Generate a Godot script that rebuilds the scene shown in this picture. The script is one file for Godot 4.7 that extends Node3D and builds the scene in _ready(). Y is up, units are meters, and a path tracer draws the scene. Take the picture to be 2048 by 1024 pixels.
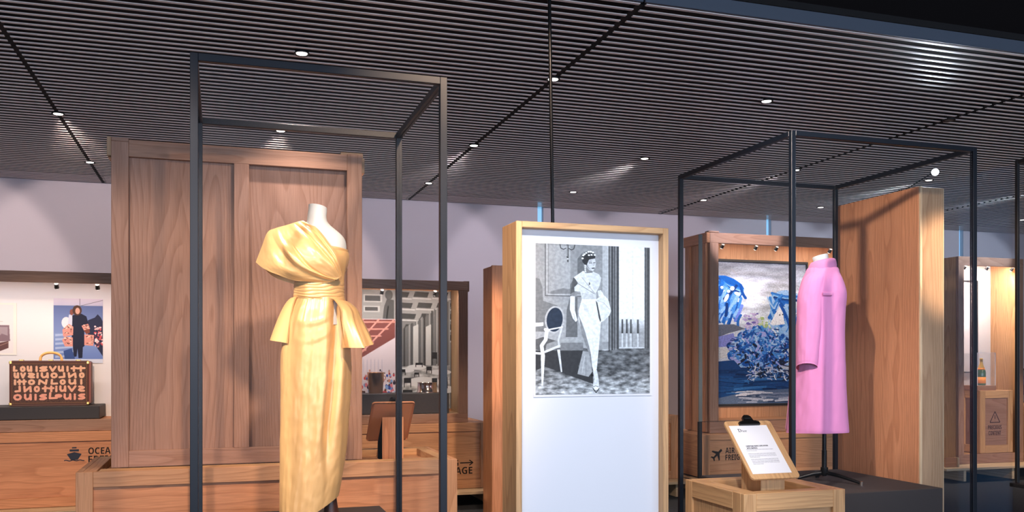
extends Node3D
# Room axes: X along the ceiling slats, depth D away from the viewer (Godot z = -D), y up. Metres.

var rng := RandomNumberGenerator.new()
var W := {}          # wood materials by tone
var M := {}          # other materials
var used_names := {}

const CAM_Y := 1.3
const CEIL := 3.0
const BACK := 9.55
const FASCIA := 3.906
const SEAMS := [-4.06, -1.06, 1.935, 4.945, 7.95, 10.95]

func P(x: float, y: float, d: float) -> Vector3:
	return Vector3(x, y, -d)

func _ready() -> void:
	rng.seed = 20240
	# ---- camera, surroundings, exposure -------------------------------------------------
	var cam := Camera3D.new()
	cam.name = "camera"
	cam.near = 0.05
	cam.far = 60.0
	cam.set_frustum(2.0 * 512.0 / 1800.0 * cam.near, Vector2(0, 205.0 / 1800.0 * cam.near), cam.near, cam.far)
	cam.position = Vector3(0, CAM_Y, 0)
	cam.rotation_degrees.y = -18.05
	add_child(cam)
	cam.current = true
	var env := Environment.new()
	env.background_mode = Environment.BG_COLOR
	env.background_color = Color(0.02, 0.022, 0.028)
	env.tonemap_mode = Environment.TONE_MAPPER_LINEAR
	env.tonemap_exposure = 1.0
	env.sdfgi_enabled = true
	env.ssao_enabled = true
	env.ssil_enabled = true
	var we := WorldEnvironment.new()
	we.name = "surroundings"
	we.environment = env
	add_child(we)
	# ---- lights of the hall -------------------------------------------------------------
	var cool := Color(0.72, 0.80, 1.0)
	var day := Color(0.86, 0.91, 1.0)
	var warm := Color(1.0, 0.86, 0.74)
	var white := Color(1.0, 0.95, 0.92)
	for x in [-2.6, 2.2, 7.0]:
		area("added_window_light", P(x, 1.75, -3.9), 3.4, 2.5, 17.0, day)  # cool fill through the windows added behind the viewer
	# spot heads on the black track that hangs in the open ceiling in front of the slats; the last three are added crate fills
	spot("spot_gown", P(-1.5, 3.2, 2.7), P(0.44, 1.35, 4.6), 13, 9.0, white, 0.05)
	spot("spot_gown_low", P(-1.6, 3.2, 2.9), P(0.46, 0.75, 4.6), 13, 3.5, warm, 0.05)
	spot("spot_crate_top", P(1.3, 3.2, 3.0), P(0.55, 2.2, 5.45), 20, 2.6, warm, 0.08)
	spot("spot_low_crate", P(0.6, 3.2, 2.2), P(0.7, 0.4, 5.3), 22, 10.5, warm, 0.1)
	spot("spot_low_crate_left", P(-0.9, 3.2, 2.6), P(-0.4, 0.9, 5.4), 24, 6.0, warm, 0.1)
	spot("spot_photo_panel", P(0.7, 3.2, 1.4), P(1.55, 1.15, 3.62), 17, 9.3, Color(0.95, 0.96, 1.0), 0.08)
	spot("spot_coat", P(1.7, 2.88, 3.27), P(4.1, 1.35, 5.2), 26, 8.6, Color(1.0, 0.93, 0.88), 0.03)
	spot("spot_coat_front", P(3.4, 3.0, 2.6), P(3.85, 1.1, 5.0), 16, 5.2, Color(0.93, 0.93, 1.0), 0.06)
	spot("spot_sign_crate", P(1.6, 3.2, 2.0), P(2.66, 0.75, 3.95), 15, 4.2, warm, 0.08)
	spot("spot_wood_box", P(1.0, 3.2, 2.8), P(1.9, 0.9, 6.2), 14, 7.0, warm, 0.06)
	spot("spot_suitcase", P(-1.0, 2.9, 3.4), P(-1.35, 0.9, 7.9), 13, 13.0, warm, 0.06)
	spot("fill_hall_crate", P(1.6, 2.95, 3.4), P(1.75, 0.55, 7.7), 9, 11.0, warm, 0.06)  # from here on: beams added to brighten the crate fronts
	spot("fill_air_crate", P(4.6, 3.0, 3.0), P(4.9, 0.5, 7.6), 9, 13.0, warm, 0.06)
	spot("fill_bottle_crate", P(7.4, 2.95, 3.4), P(8.15, 0.55, 7.85), 8, 13.0, warm, 0.06)
	make_materials()
	build_room()
	build_ceiling()
	build_downlights()
	build_back_row()
	build_left_group()
	build_gown()
	build_photo_panel()
	build_right_group()
	build_coat()
	build_sign_crate()
	build_far_right()

# ================================================================ helpers
func numbered(called: String) -> String:
	if not used_names.has(called):
		used_names[called] = 0
		return called
	used_names[called] += 1
	return "%s_%03d" % [called, used_names[called]]

func thing(called: String, label: String, category: String, at := Vector3.ZERO, turn := 0.0, group := "") -> Node3D:
	var o := Node3D.new()
	o.name = numbered(called)
	add_child(o, true)
	o.position = at
	o.rotation_degrees.y = turn
	tag(o, label, category, group)
	return o

func tag(o: Node, label: String, category := "", group := "", kind := "") -> void:
	if label != "":
		o.set_meta("label", label)
	if category != "":
		o.set_meta("category", category)
	if group != "":
		o.set_meta("group", group)
	if kind != "":
		o.set_meta("kind", kind)

func mi(called: String, mesh: Mesh, mat: Material, parent: Node = null, at := Vector3.ZERO, rot := Vector3.ZERO) -> MeshInstance3D:
	var o := MeshInstance3D.new()
	o.mesh = mesh
	o.material_override = mat
	o.position = at
	o.rotation_degrees = rot
	if parent == null:
		o.name = numbered(called)
		add_child(o, true)
	else:
		var n := called
		var k := 0
		while parent.has_node(NodePath(n)):
			k += 1
			n = "%s_%03d" % [called, k]
		o.name = n
		parent.add_child(o, true)
	return o

func structure(o: Node, label := "", category := "") -> void:
	tag(o, label, category, "", "structure")

func area(called: String, at: Vector3, w: float, h: float, e: float, c: Color) -> void:
	var l := AreaLight3D.new()
	l.name = numbered(called)
	l.area_size = Vector2(w, h)
	l.light_energy = e
	l.light_color = c
	l.area_normalize_energy = true
	l.shadow_enabled = true
	l.area_range = 40.0
	add_child(l, true)
	l.position = at
	l.rotation_degrees.y = 180.0 if at.z < 0 else 0.0

func spot(called: String, at: Vector3, to: Vector3, angle: float, e: float, c: Color, size := 0.05, soft := 0.6, parent: Node = null) -> SpotLight3D:
	var l := SpotLight3D.new()
	l.name = numbered(called)
	l.spot_angle = angle
	l.spot_angle_attenuation = soft
	l.spot_attenuation = 2.0
	l.spot_range = 30.0
	l.light_energy = e
	l.light_color = c
	l.light_size = size
	l.shadow_enabled = true
	add_child(l, true)
	l.position = at
	l.look_at_from_position(at, to, Vector3.UP if absf((to - at).normalized().y) < 0.98 else Vector3.RIGHT)
	return l

func st_new() -> SurfaceTool:
	var st := SurfaceTool.new()
	st.begin(Mesh.PRIMITIVE_TRIANGLES)
	return st

# a box with chamfered edges; grain = axis along which u runs
func cbox(st: SurfaceTool, c: Vector3, s: Vector3, ch := 0.002, grain := 0, xf := Transform3D()) -> void:
	var h := s * 0.5
	ch = minf(ch, minf(h.x, minf(h.y, h.z)) * 0.45)
	var off := Vector2(rng.randf() * maxf(0.05, 2.6 - s[grain]), rng.randf() * 0.9)
	var quad := func(p: Array, n: Vector3):
		var ax := n.abs().max_axis_index()
		var idx := [0, 1, 2]
		idx.erase(ax)
		var uvs := []
		for v: Vector3 in p:
			var u := 0.0
			var w := 0.0
			if grain == ax:
				u = v[idx[0]] * 0.15
				w = v[idx[1]] * 2.0 + v[idx[0]]
			elif grain == idx[0]:
				u = v[idx[0]] + h[idx[0]]
				w = v[idx[1]] + h[idx[1]] + ax * 0.13
			else:
				u = v[idx[1]] + h[idx[1]]
				w = v[idx[0]] + h[idx[0]] + ax * 0.13
			uvs.append(Vector2((u + off.x) / 2.6, (w + off.y) / 1.3))
		var order := [0, 1, 2, 0, 2, 3] if p.size() == 4 else [0, 1, 2]
		var g: Vector3 = (p[1] - p[0]).cross(p[2] - p[0])
		var flip := g.dot(n) > 0.0
		for k in order.size():
			var j: int = order[k]
			if flip:
				j = order[order.size() - 1 - k]
			st.set_normal((xf.basis * n).normalized())
			st.set_uv(uvs[j])
			st.add_vertex(xf * (c + p[j]))
	for ax in 3:
		var a := (ax + 1) % 3
		var b := (ax + 2) % 3
		for sg in [-1.0, 1.0]:
			var n := Vector3.ZERO
			n[ax] = sg
			var pts := []
			for q in [[-1, -1], [1, -1], [1, 1], [-1, 1]]:
				var v := Vector3.ZERO
				v[ax] = sg * h[ax]
				v[a] = q[0] * (h[a] - ch)
				v[b] = q[1] * (h[b] - ch)
				pts.append(v)
			quad.call(pts, n)
	if ch < 0.0006:
		return
	for ax in 3:   # edges that run along ax
		var a := (ax + 1) % 3
		var b := (ax + 2) % 3
		for sa in [-1.0, 1.0]:
			for sb in [-1.0, 1.0]:
				var pts := []
				for q in [[-1, 0], [1, 0], [1, 1], [-1, 1]]:
					var v := Vector3.ZERO
					v[ax] = q[0] * (h[ax] - ch)
					v[a] = sa * (h[a] if q[1] == 0 else h[a] - ch)
					v[b] = sb * (h[b] - ch if q[1] == 0 else h[b])
					pts.append(v)
				var n := Vector3.ZERO
				n[a] = sa
				n[b] = sb * 0.999
				quad.call(pts, n)
	for sx in [-1.0, 1.0]:
		for sy in [-1.0, 1.0]:
			for sz in [-1.0, 1.0]:
				quad.call([Vector3(sx * h.x, sy * (h.y - ch), sz * (h.z - ch)), Vector3(sx * (h.x - ch), sy * h.y, sz * (h.z - ch)), Vector3(sx * (h.x - ch), sy * (h.y - ch), sz * h.z)], Vector3(sx, sy * 0.99, sz * 0.98))

# a box given by its extents in room axes, local to `parent`
func bx(parent: Node, called: String, mat: Material, x0: float, x1: float, y0: float, y1: float, d0: float, d1: float, grain := -1, ch := 0.002) -> MeshInstance3D:
	var s := Vector3(x1 - x0, y1 - y0, d1 - d0)
	var g := grain if grain >= 0 else s.max_axis_index()
	var st := st_new()
	cbox(st, Vector3.ZERO, s, ch, g)
	var at := P((x0 + x1) / 2, (y0 + y1) / 2, (d0 + d1) / 2)
	if parent != null:
		at -= (parent as Node3D).position
	return mi(called, st.commit(), mat, parent, at)

# loft rings: rows of points (each a closed ring)
func loft(st: SurfaceTool, rows: Array, closed := true, group := 0) -> void:
	var n: int = rows[0].size()
	var m := n if closed else n - 1
	st.set_smooth_group(group)
	for i in rows.size() - 1:
		for j in m:
			var k := (j + 1) % n
			var u0 := float(j) / n
			var u1 := float(j + 1) / n
			var v0 := float(i) / (rows.size() - 1)
			var v1 := float(i + 1) / (rows.size() - 1)
			var a: Vector3 = rows[i][j]
			var b: Vector3 = rows[i][k]
			var c: Vector3 = rows[i + 1][k]
			var d: Vector3 = rows[i + 1][j]
			for q in [[a, u0, v0], [b, u1, v0], [c, u1, v1], [a, u0, v0], [c, u1, v1], [d, u0, v1]]:
				st.set_uv(Vector2(q[1], q[2]))
				st.add_vertex(q[0])

func cap(st: SurfaceTool, ring: Array, up := true) -> void:
	var c := Vector3.ZERO
	for p: Vector3 in ring:
		c += p
	c /= ring.size()
	st.set_smooth_group(7)
	for j in ring.size():
		var a: Vector3 = ring[j]
		var b: Vector3 = ring[(j + 1) % ring.size()]
		var tri := [c, b, a] if up else [c, a, b]
		for v: Vector3 in tri:
			st.set_uv(Vector2(v.x, v.z))
			st.add_vertex(v)

func finish(st: SurfaceTool) -> ArrayMesh:
	st.generate_normals()
	return st.commit()

# a surface of revolution: pairs (radius, height), base first
func lathe(profile: Array, seg := 28) -> ArrayMesh:
	var st := st_new()
	var rows := []
	for q: Vector2 in profile:
		var ring := []
		for j in seg:
			var a := TAU * j / seg
			ring.append(Vector3(cos(a) * q.x, q.y, sin(a) * q.x))
		rows.append(ring)
	loft(st, rows, true, 1)
	if profile[0].x > 0.0005:
		cap(st, rows[0], false)
	if profile[profile.size() - 1].x > 0.0005:
		cap(st, rows[rows.size() - 1], true)
	return finish(st)

# a tube along points
func tube(st: SurfaceTool, pts: Array, radii: Array, seg := 12) -> void:
	var rows := []
	for i in pts.size():
		var dir: Vector3 = (pts[mini(i + 1, pts.size() - 1)] - pts[maxi(i - 1, 0)]).normalized()
		var ref := Vector3.UP if absf(dir.y) < 0.9 else Vector3.BACK
		var a := dir.cross(ref).normalized()
		var b := dir.cross(a).normalized()
		var ring := []
		for j in seg:
			var t := TAU * j / seg
			ring.append(pts[i] + (a * cos(t) + b * sin(t)) * radii[i])
		rows.append(ring)
	loft(st, rows, true, 1)
	cap(st, rows[0], false)
	cap(st, rows[rows.size() - 1], true)

func tube_mesh(pts: Array, r: float, seg := 12) -> ArrayMesh:
	var st := st_new()
	var rr := []
	for i in pts.size():
		rr.append(r)
	tube(st, pts, rr, seg)
	return finish(st)

# flat polygon (x, y) as a plate of some depth, facing +z
func plate(poly: PackedVector2Array, depth: float) -> ArrayMesh:
	var st := st_new()
	var tri := Geometry2D.triangulate_polygon(poly)
	for k in range(0, tri.size(), 3):
		var a := poly[tri[k]]
		var b := poly[tri[k + 1]]
		var c := poly[tri[k + 2]]
		if (b - a).cross(c - a) > 0.0:
			var t := b
			b = c
			c = t
		st.set_normal(Vector3.BACK)
		for v in [a, b, c]:
			st.add_vertex(Vector3(v.x, v.y, depth))
	var cw := Geometry2D.is_polygon_clockwise(poly)
	for i in poly.size():
		var a := poly[i]
		var b := poly[(i + 1) % poly.size()]
		if cw:
			var t := a
			a = b
			b = t
		var n := Vector3((b - a).y, -(b - a).x, 0).normalized()
		st.set_normal(n)
		for q in [[a, 0.0], [a, depth], [b, depth], [a, 0.0], [b, depth], [b, 0.0]]:
			st.add_vertex(Vector3(q[0].x, q[0].y, q[1]))
	return st.commit()

func stroke_plate(pts: Array, w: float) -> PackedVector2Array:
	var line := PackedVector2Array(pts)
	var got := Geometry2D.offset_polyline(line, w / 2, Geometry2D.JOIN_ROUND, Geometry2D.END_ROUND)
	return got[0] if got.size() else PackedVector2Array()

# lettering as thin raised paint, fitted into a given height and (optional) width; origin = left end of the baseline
func lettering(parent: Node, text: String, at: Vector3, height: float, width := 0.0, mat: Material = null, rot := Vector3.ZERO, serif := false, called := "lettering") -> void:
	var f := SystemFont.new()
	f.font_names = PackedStringArray(["Droid Serif" if serif else "Droid Sans"])
	f.font_weight = 400 if serif else 700
	var t := TextMesh.new()
	t.text = text
	t.font = f
	t.font_size = 64
	t.pixel_size = 0.01
	t.depth = 0.02
	t.curve_step = 1.0
	t.horizontal_alignment = HORIZONTAL_ALIGNMENT_LEFT
	t.vertical_alignment = VERTICAL_ALIGNMENT_BOTTOM
	var box := t.get_aabb()
	if box.size.x < 0.0001:
		return
	var sx := width / box.size.x if width > 0 else height / box.size.y
	var sy := height / box.size.y
	var o := mi(called, t, mat if mat else M.paint, parent, Vector3.ZERO, rot)
	o.scale = Vector3(sx, sy, 0.05)
	o.position = at + o.basis * Vector3(-box.position.x, -box.position.y, 0)

# a vertical board front with rails, stiles and a recessed panel (front face at depth d, body goes back)
func wood(tone := "oak") -> Material:
	return W[tone]

# ================================================================ materials
func std(c: Color, rough := 0.6, metal := 0.0, spec := 0.5) -> StandardMaterial3D:
	var m := StandardMaterial3D.new()
	m.albedo_color = c
	m.roughness = rough
	m.metallic = metal
	m.metallic_specular = spec
	return m

# wood grain: contour lines of a stretched noise make the cathedral figure; u = along the grain (2.6 m), v = across (1.3 m)
func grain_image(w: int, h: int, sd: int, rings: float, stretch: float) -> Image:
	var n := FastNoiseLite.new()
	n.seed = sd
	n.noise_type = FastNoiseLite.TYPE_SIMPLEX_SMOOTH
	n.frequency = 1.0
	n.fractal_type = FastNoiseLite.FRACTAL_NONE
	var f := FastNoiseLite.new()
	f.seed = sd + 7
	f.noise_type = FastNoiseLite.TYPE_VALUE
	f.frequency = 1.0
	f.fractal_type = FastNoiseLite.FRACTAL_NONE
	var data := PackedByteArray()
	data.resize(w * h * 3)
	var k := 0
	for y in h:
		var v := float(y) / h * 1.3
		for x in w:
			var u := float(x) / w * 2.6
			var g := n.get_noise_2d(u * stretch, v * 4.0) * rings + v * 20.0
			g += n.get_noise_2d(u * 2.3 + 40.0, v * 9.0) * 0.35
			var r := g - floorf(g)
			var late := pow(r, 2.6)
			if r > 0.93:
				late *= (1.0 - r) / 0.07
			var fib := f.get_noise_2d(u * 14.0, v * 420.0)
			var broad := n.get_noise_2d(u * 0.5 + 9.0, v * 2.0 + 30.0)
			var t := 0.93 - late * 0.105 + fib * 0.05 + broad * 0.05
			data[k] = int(clampf(t, 0, 1) * 255)
			data[k + 1] = int(clampf(t - late * 0.03, 0, 1) * 255)
			data[k + 2] = int(clampf(t - late * 0.05 - 0.01, 0, 1) * 255)
			k += 3
	return Image.create_from_data(w, h, false, Image.FORMAT_RGB8, data)

func make_materials() -> void:
	var ga := ImageTexture.create_from_image(grain_image(1000, 640, 3, 4.6, 0.26))
	var gb := ImageTexture.create_from_image(grain_image(1000, 640, 21, 2.6, 0.2))
	for q in [["oak", Color(0.83, 0.625, 0.465), ga], ["oak_b", Color(0.84, 0.635, 0.47), gb], ["tall", Color(0.69, 0.535, 0.455), ga], ["tall_b", Color(0.71, 0.545, 0.45), gb], ["oak_dark", Color(0.68, 0.53, 0.44), ga], ["cherry", Color(0.85, 0.595, 0.43), gb], ["cherry_a", Color(0.84, 0.595, 0.425), ga], ["honey", Color(0.88, 0.70, 0.50), gb], ["honey_a", Color(0.86, 0.68, 0.49), ga], ["ash", Color(0.72, 0.60, 0.475), gb], ["edge", Color(0.88, 0.78, 0.64), gb]]:  # tall tones: browner planks, darkened further for that crate's weaker light
		var m := std(q[1], 0.52, 0.0, 0.4)
		m.albedo_texture = q[2]
		m.resource_name = "wood_" + q[0]
		W[q[0]] = m
	M.paint = std(Color(0.11, 0.08, 0.075), 0.8)
	M.paint_blue = std(Color(0.09, 0.13, 0.21), 0.6)
	M.paint_faded = std(Color(0.27, 0.17, 0.13), 0.7)
	M.frame = std(Color(0.028, 0.066, 0.11), 0.42, 0.0, 0.5)  # black tube; blue reflected light is put into its colour
	M.black = std(Color(0.075, 0.075, 0.08), 0.55)
	M.black_metal = std(Color(0.06, 0.06, 0.065), 0.35, 0.4)
	M.plinth = std(Color(0.205, 0.185, 0.18), 0.7)
	M.riser = std(Color(0.165, 0.16, 0.17), 0.6)
	M.white = std(Color(0.88, 0.88, 0.89), 0.6)
	M.panel_white = std(Color(0.86, 0.865, 0.88), 0.55)
	M.mannequin = std(Color(0.80, 0.83, 0.83), 0.5)
	M.wall = std(Color(0.78, 0.755, 0.775), 0.85)
	var carpet := std(Color(0.23, 0.245, 0.26), 0.95)
	var cn := NoiseTexture2D.new()
	var fn := FastNoiseLite.new()
	fn.frequency = 0.06
	fn.seed = 4
	cn.noise = fn
	cn.width = 512
	cn.height = 512
	cn.seamless = true
	var ramp := Gradient.new()
	ramp.set_color(0, Color(0.75, 0.75, 0.77))
	ramp.set_color(1, Color(1, 1, 1))
	cn.color_ramp = ramp
	carpet.albedo_texture = cn
	carpet.uv1_triplanar = true
	carpet.uv1_world_triplanar = true
	carpet.uv1_scale = Vector3(0.9, 0.9, 0.9)
	M.carpet = carpet
	M.slat = std(Color(0.88, 0.84, 0.82), 0.38, 0.0, 0.5)
	M.void_dark = std(Color(0.03, 0.028, 0.03), 0.9)
	M.deck = std(Color(0.20, 0.17, 0.17), 0.9)
	M.duct = std(Color(0.32, 0.28, 0.28), 0.8)
	M.fascia = std(Color(0.27, 0.31, 0.36), 0.5)
	M.brass = std(Color(0.85, 0.68, 0.38), 0.25, 1.0)
	M.copper = std(Color(0.90, 0.70, 0.54), 0.2, 0.95)
	M.silver = std(Color(0.88, 0.84, 0.80), 0.12, 1.0)
	M.leather = std(Color(0.93, 0.72, 0.42), 0.45)
	M.glass = glass(Color(0.75, 0.82, 0.88, 0.003), 0.06)
	M.glass_blue_reflect = glass(Color(0.30, 0.58, 0.85, 0.04), 0.12)  # clear pane; the blue is a reflection put into its colour
	M.acrylic = glass(Color(0.95, 0.97, 1.0, 0.05), 0.4)
	M.acrylic_edge = glass(Color(0.95, 0.97, 1.0, 0.75), 0.5)
	var satin := std(Color(0.92, 0.75, 0.50), 0.37, 0.2, 0.6)
	satin.rim_enabled = true
	satin.rim = 0.25
	satin.rim_tint = 0.7
	M.satin = satin
	var wool := std(Color(0.86, 0.55, 0.73), 0.92, 0.0, 0.2)
	wool.rim_enabled = true
	wool.rim = 0.4
	wool.rim_tint = 0.5
	M.wool = wool
	M.wool_lining = std(Color(0.62, 0.16, 0.24), 0.8)
	var bulb := std(Color(1, 1, 1), 0.5)
	bulb.emission_enabled = true
	bulb.emission = Color(1.0, 0.97, 0.94)
	bulb.emission_energy_multiplier = 4.0
	M.bulb = bulb
	var strip := std(Color(1, 1, 1), 0.5)
	strip.emission_enabled = true
	strip.emission = Color(1.0, 0.95, 0.9)
	strip.emission_energy_multiplier = 1.5
	M.strip = strip
	var slit := std(Color(0.6, 0.75, 0.85), 0.4)
	slit.emission_enabled = true
	slit.emission = Color(0.46, 0.70, 0.86)
	slit.emission_energy_multiplier = 0.85
	M.slit = slit
	var day := std(Color(0.8, 0.85, 0.9), 0.4)  # pane glow of the added fill windows
	day.emission_enabled = true
	day.emission = Color(0.55, 0.68, 0.9)
	day.emission_energy_multiplier = 1.0
	M.day = day

func glass(c: Color, spec: float) -> StandardMaterial3D:
	var g := std(c, 0.03, 0.0, spec)
	g.transparency = BaseMaterial3D.TRANSPARENCY_ALPHA
	return g

# ================================================================ prints: flat pictures painted into images
# shapes are given in units of a working grid (x0, y0, scale); the image is drawn at twice its size and reduced
class Print:
	var im: Image
	var w: int
	var h: int
	var box: Rect2
	func _init(ww: int, hh: int, b: Rect2, c: Color) -> void:
		w = ww * 2
		h = hh * 2
		box = b
		im = Image.create(w, h, false, Image.FORMAT_RGB8)
		im.fill(c)
	func at(x: float, y: float) -> Vector2:
		return Vector2((x - box.position.x) / box.size.x * w, (y - box.position.y) / box.size.y * h)
	func raw(p: PackedVector2Array, c: Color) -> void:
		if p.size() < 3:
			return
		var y0 := 1e9
		var y1 := -1e9
		for q in p:
			y0 = minf(y0, q.y)
			y1 = maxf(y1, q.y)
		for y in range(maxi(0, int(floor(y0))), mini(h, int(ceil(y1)) + 1)):
			var xs := []
			var yy := y + 0.5
			for i in p.size():
				var a := p[i]
				var b := p[(i + 1) % p.size()]
				if (a.y <= yy) != (b.y <= yy):
					xs.append(a.x + (yy - a.y) / (b.y - a.y) * (b.x - a.x))
			xs.sort()
			for k in range(0, xs.size() - 1, 2):
				var xa := maxi(0, int(round(xs[k])))
				var xb := mini(w, int(round(xs[k + 1])))
				if xb > xa:
					im.fill_rect(Rect2i(xa, y, xb - xa, 1), c)
	func poly(l: Array, c: Color) -> void:
		var p := PackedVector2Array()
		for i in range(0, l.size(), 2):
			p.append(at(l[i], l[i + 1]))
		raw(p, c)
	func ell(x: float, y: float, rx: float, ry: float, c: Color, turn := 0.0) -> void:
		var p := PackedVector2Array()
		for i in 28:
			var a := TAU * i / 28
			var v := Vector2(cos(a) * rx, sin(a) * ry).rotated(turn)
			p.append(at(x + v.x, y + v.y))
		raw(p, c)
	func line(l: Array, wd: float, c: Color) -> void:
		var p := PackedVector2Array()
		for i in range(0, l.size(), 2):
			p.append(at(l[i], l[i + 1]))
		for g in Geometry2D.offset_polyline(p, wd * 0.5 * w / box.size.x, Geometry2D.JOIN_ROUND, Geometry2D.END_ROUND):
			if not Geometry2D.is_polygon_clockwise(g):
				raw(g, c)
		# holes inside loops
	func loop(l: Array, wd: float, c: Color) -> void:   # strokes drawn piece by piece so closed letters keep their holes
		for i in range(0, l.size() - 2, 2):
			line([l[i], l[i + 1], l[i + 2], l[i + 3]], wd, c)
	func rect(x0: float, y0: float, x1: float, y1: float, c: Color) -> void:
		poly([x0, y0, x1, y0, x1, y1, x0, y1], c)
	func grad(x0: float, y0: float, x1: float, y1: float, a: Color, b: Color, vertical := true, n := 24) -> void:
		for i in n:
			var c := a.lerp(b, (i + 0.5) / n)
			if vertical:
				rect(x0, y0 + (y1 - y0) * i / n, x1, y0 + (y1 - y0) * (i + 1) / n + 0.5, c)
			else:
				rect(x0 + (x1 - x0) * i / n, y0, x0 + (x1 - x0) * (i + 1) / n + 0.5, y1, c)
	func mottle(x0: float, y0: float, x1: float, y1: float, sd: int, fx: float, fy: float, amount: float) -> void:
		var n := FastNoiseLite.new()
		n.seed = sd
		n.frequency = 1.0
		n.fractal_octaves = 4
		var a := at(x0, y0)
		var b := at(x1, y1)
		for y in range(maxi(0, int(a.y)), mini(h, int(b.y))):
			for x in range(maxi(0, int(a.x)), mini(w, int(b.x))):
				var c := im.get_pixel(x, y)
				var t := 1.0 + n.get_noise_2d(x * fx / w, y * fy / w) * amount
				im.set_pixel(x, y, Color(clampf(c.r * t, 0, 1), clampf(c.g * t, 0, 1), clampf(c.b * t, 0, 1)))
	func done(rough := 0.5) -> StandardMaterial3D:
		im.resize(w / 2, h / 2, Image.INTERPOLATE_BILINEAR)
		var m := StandardMaterial3D.new()
		m.albedo_texture = ImageTexture.create_from_image(im)
		m.texture_repeat = false
		m.roughness = rough
		m.metallic_specular = 0.3
		return m

# a flat print with thickness; its front carries the picture. facing the viewer's side (+z)
func sheet(w: float, h: float, t := 0.003) -> ArrayMesh:
	var st := st_new()
	var x := w / 2
	var y := h / 2
	st.set_normal(Vector3.BACK)
	for q in [[-x, y, 0, 0], [x, y, 1, 0], [x, -y, 1, 1], [-x, y, 0, 0], [x, -y, 1, 1], [-x, -y, 0, 1]]:
		st.set_uv(Vector2(q[2], q[3]))
		st.add_vertex(Vector3(q[0], q[1], t))
	var ring := [Vector2(-x, y), Vector2(x, y), Vector2(x, -y), Vector2(-x, -y)]
	for i in 4:
		var a: Vector2 = ring[i]
		var b: Vector2 = ring[(i + 1) % 4]
		st.set_uv(Vector2(0.01, 0.01))
		var n := Vector2(-(b - a).y, (b - a).x).normalized()
		st.set_normal(Vector3(n.x, n.y, 0))
		for q in [[b, 0.0], [b, t], [a, t], [b, 0.0], [a, t], [a, 0.0]]:
			st.add_vertex(Vector3(q[0].x, q[0].y, q[1]))
	st.set_normal(Vector3.FORWARD)
	for q in [[x, y], [-x, y], [-x, -y], [x, y], [-x, -y], [x, -y]]:
		st.add_vertex(Vector3(q[0], q[1], 0))
	return st.commit()

func grey(v: float) -> Color:
	return Color(v * 0.97, v * 0.995, v * 1.0)

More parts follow.
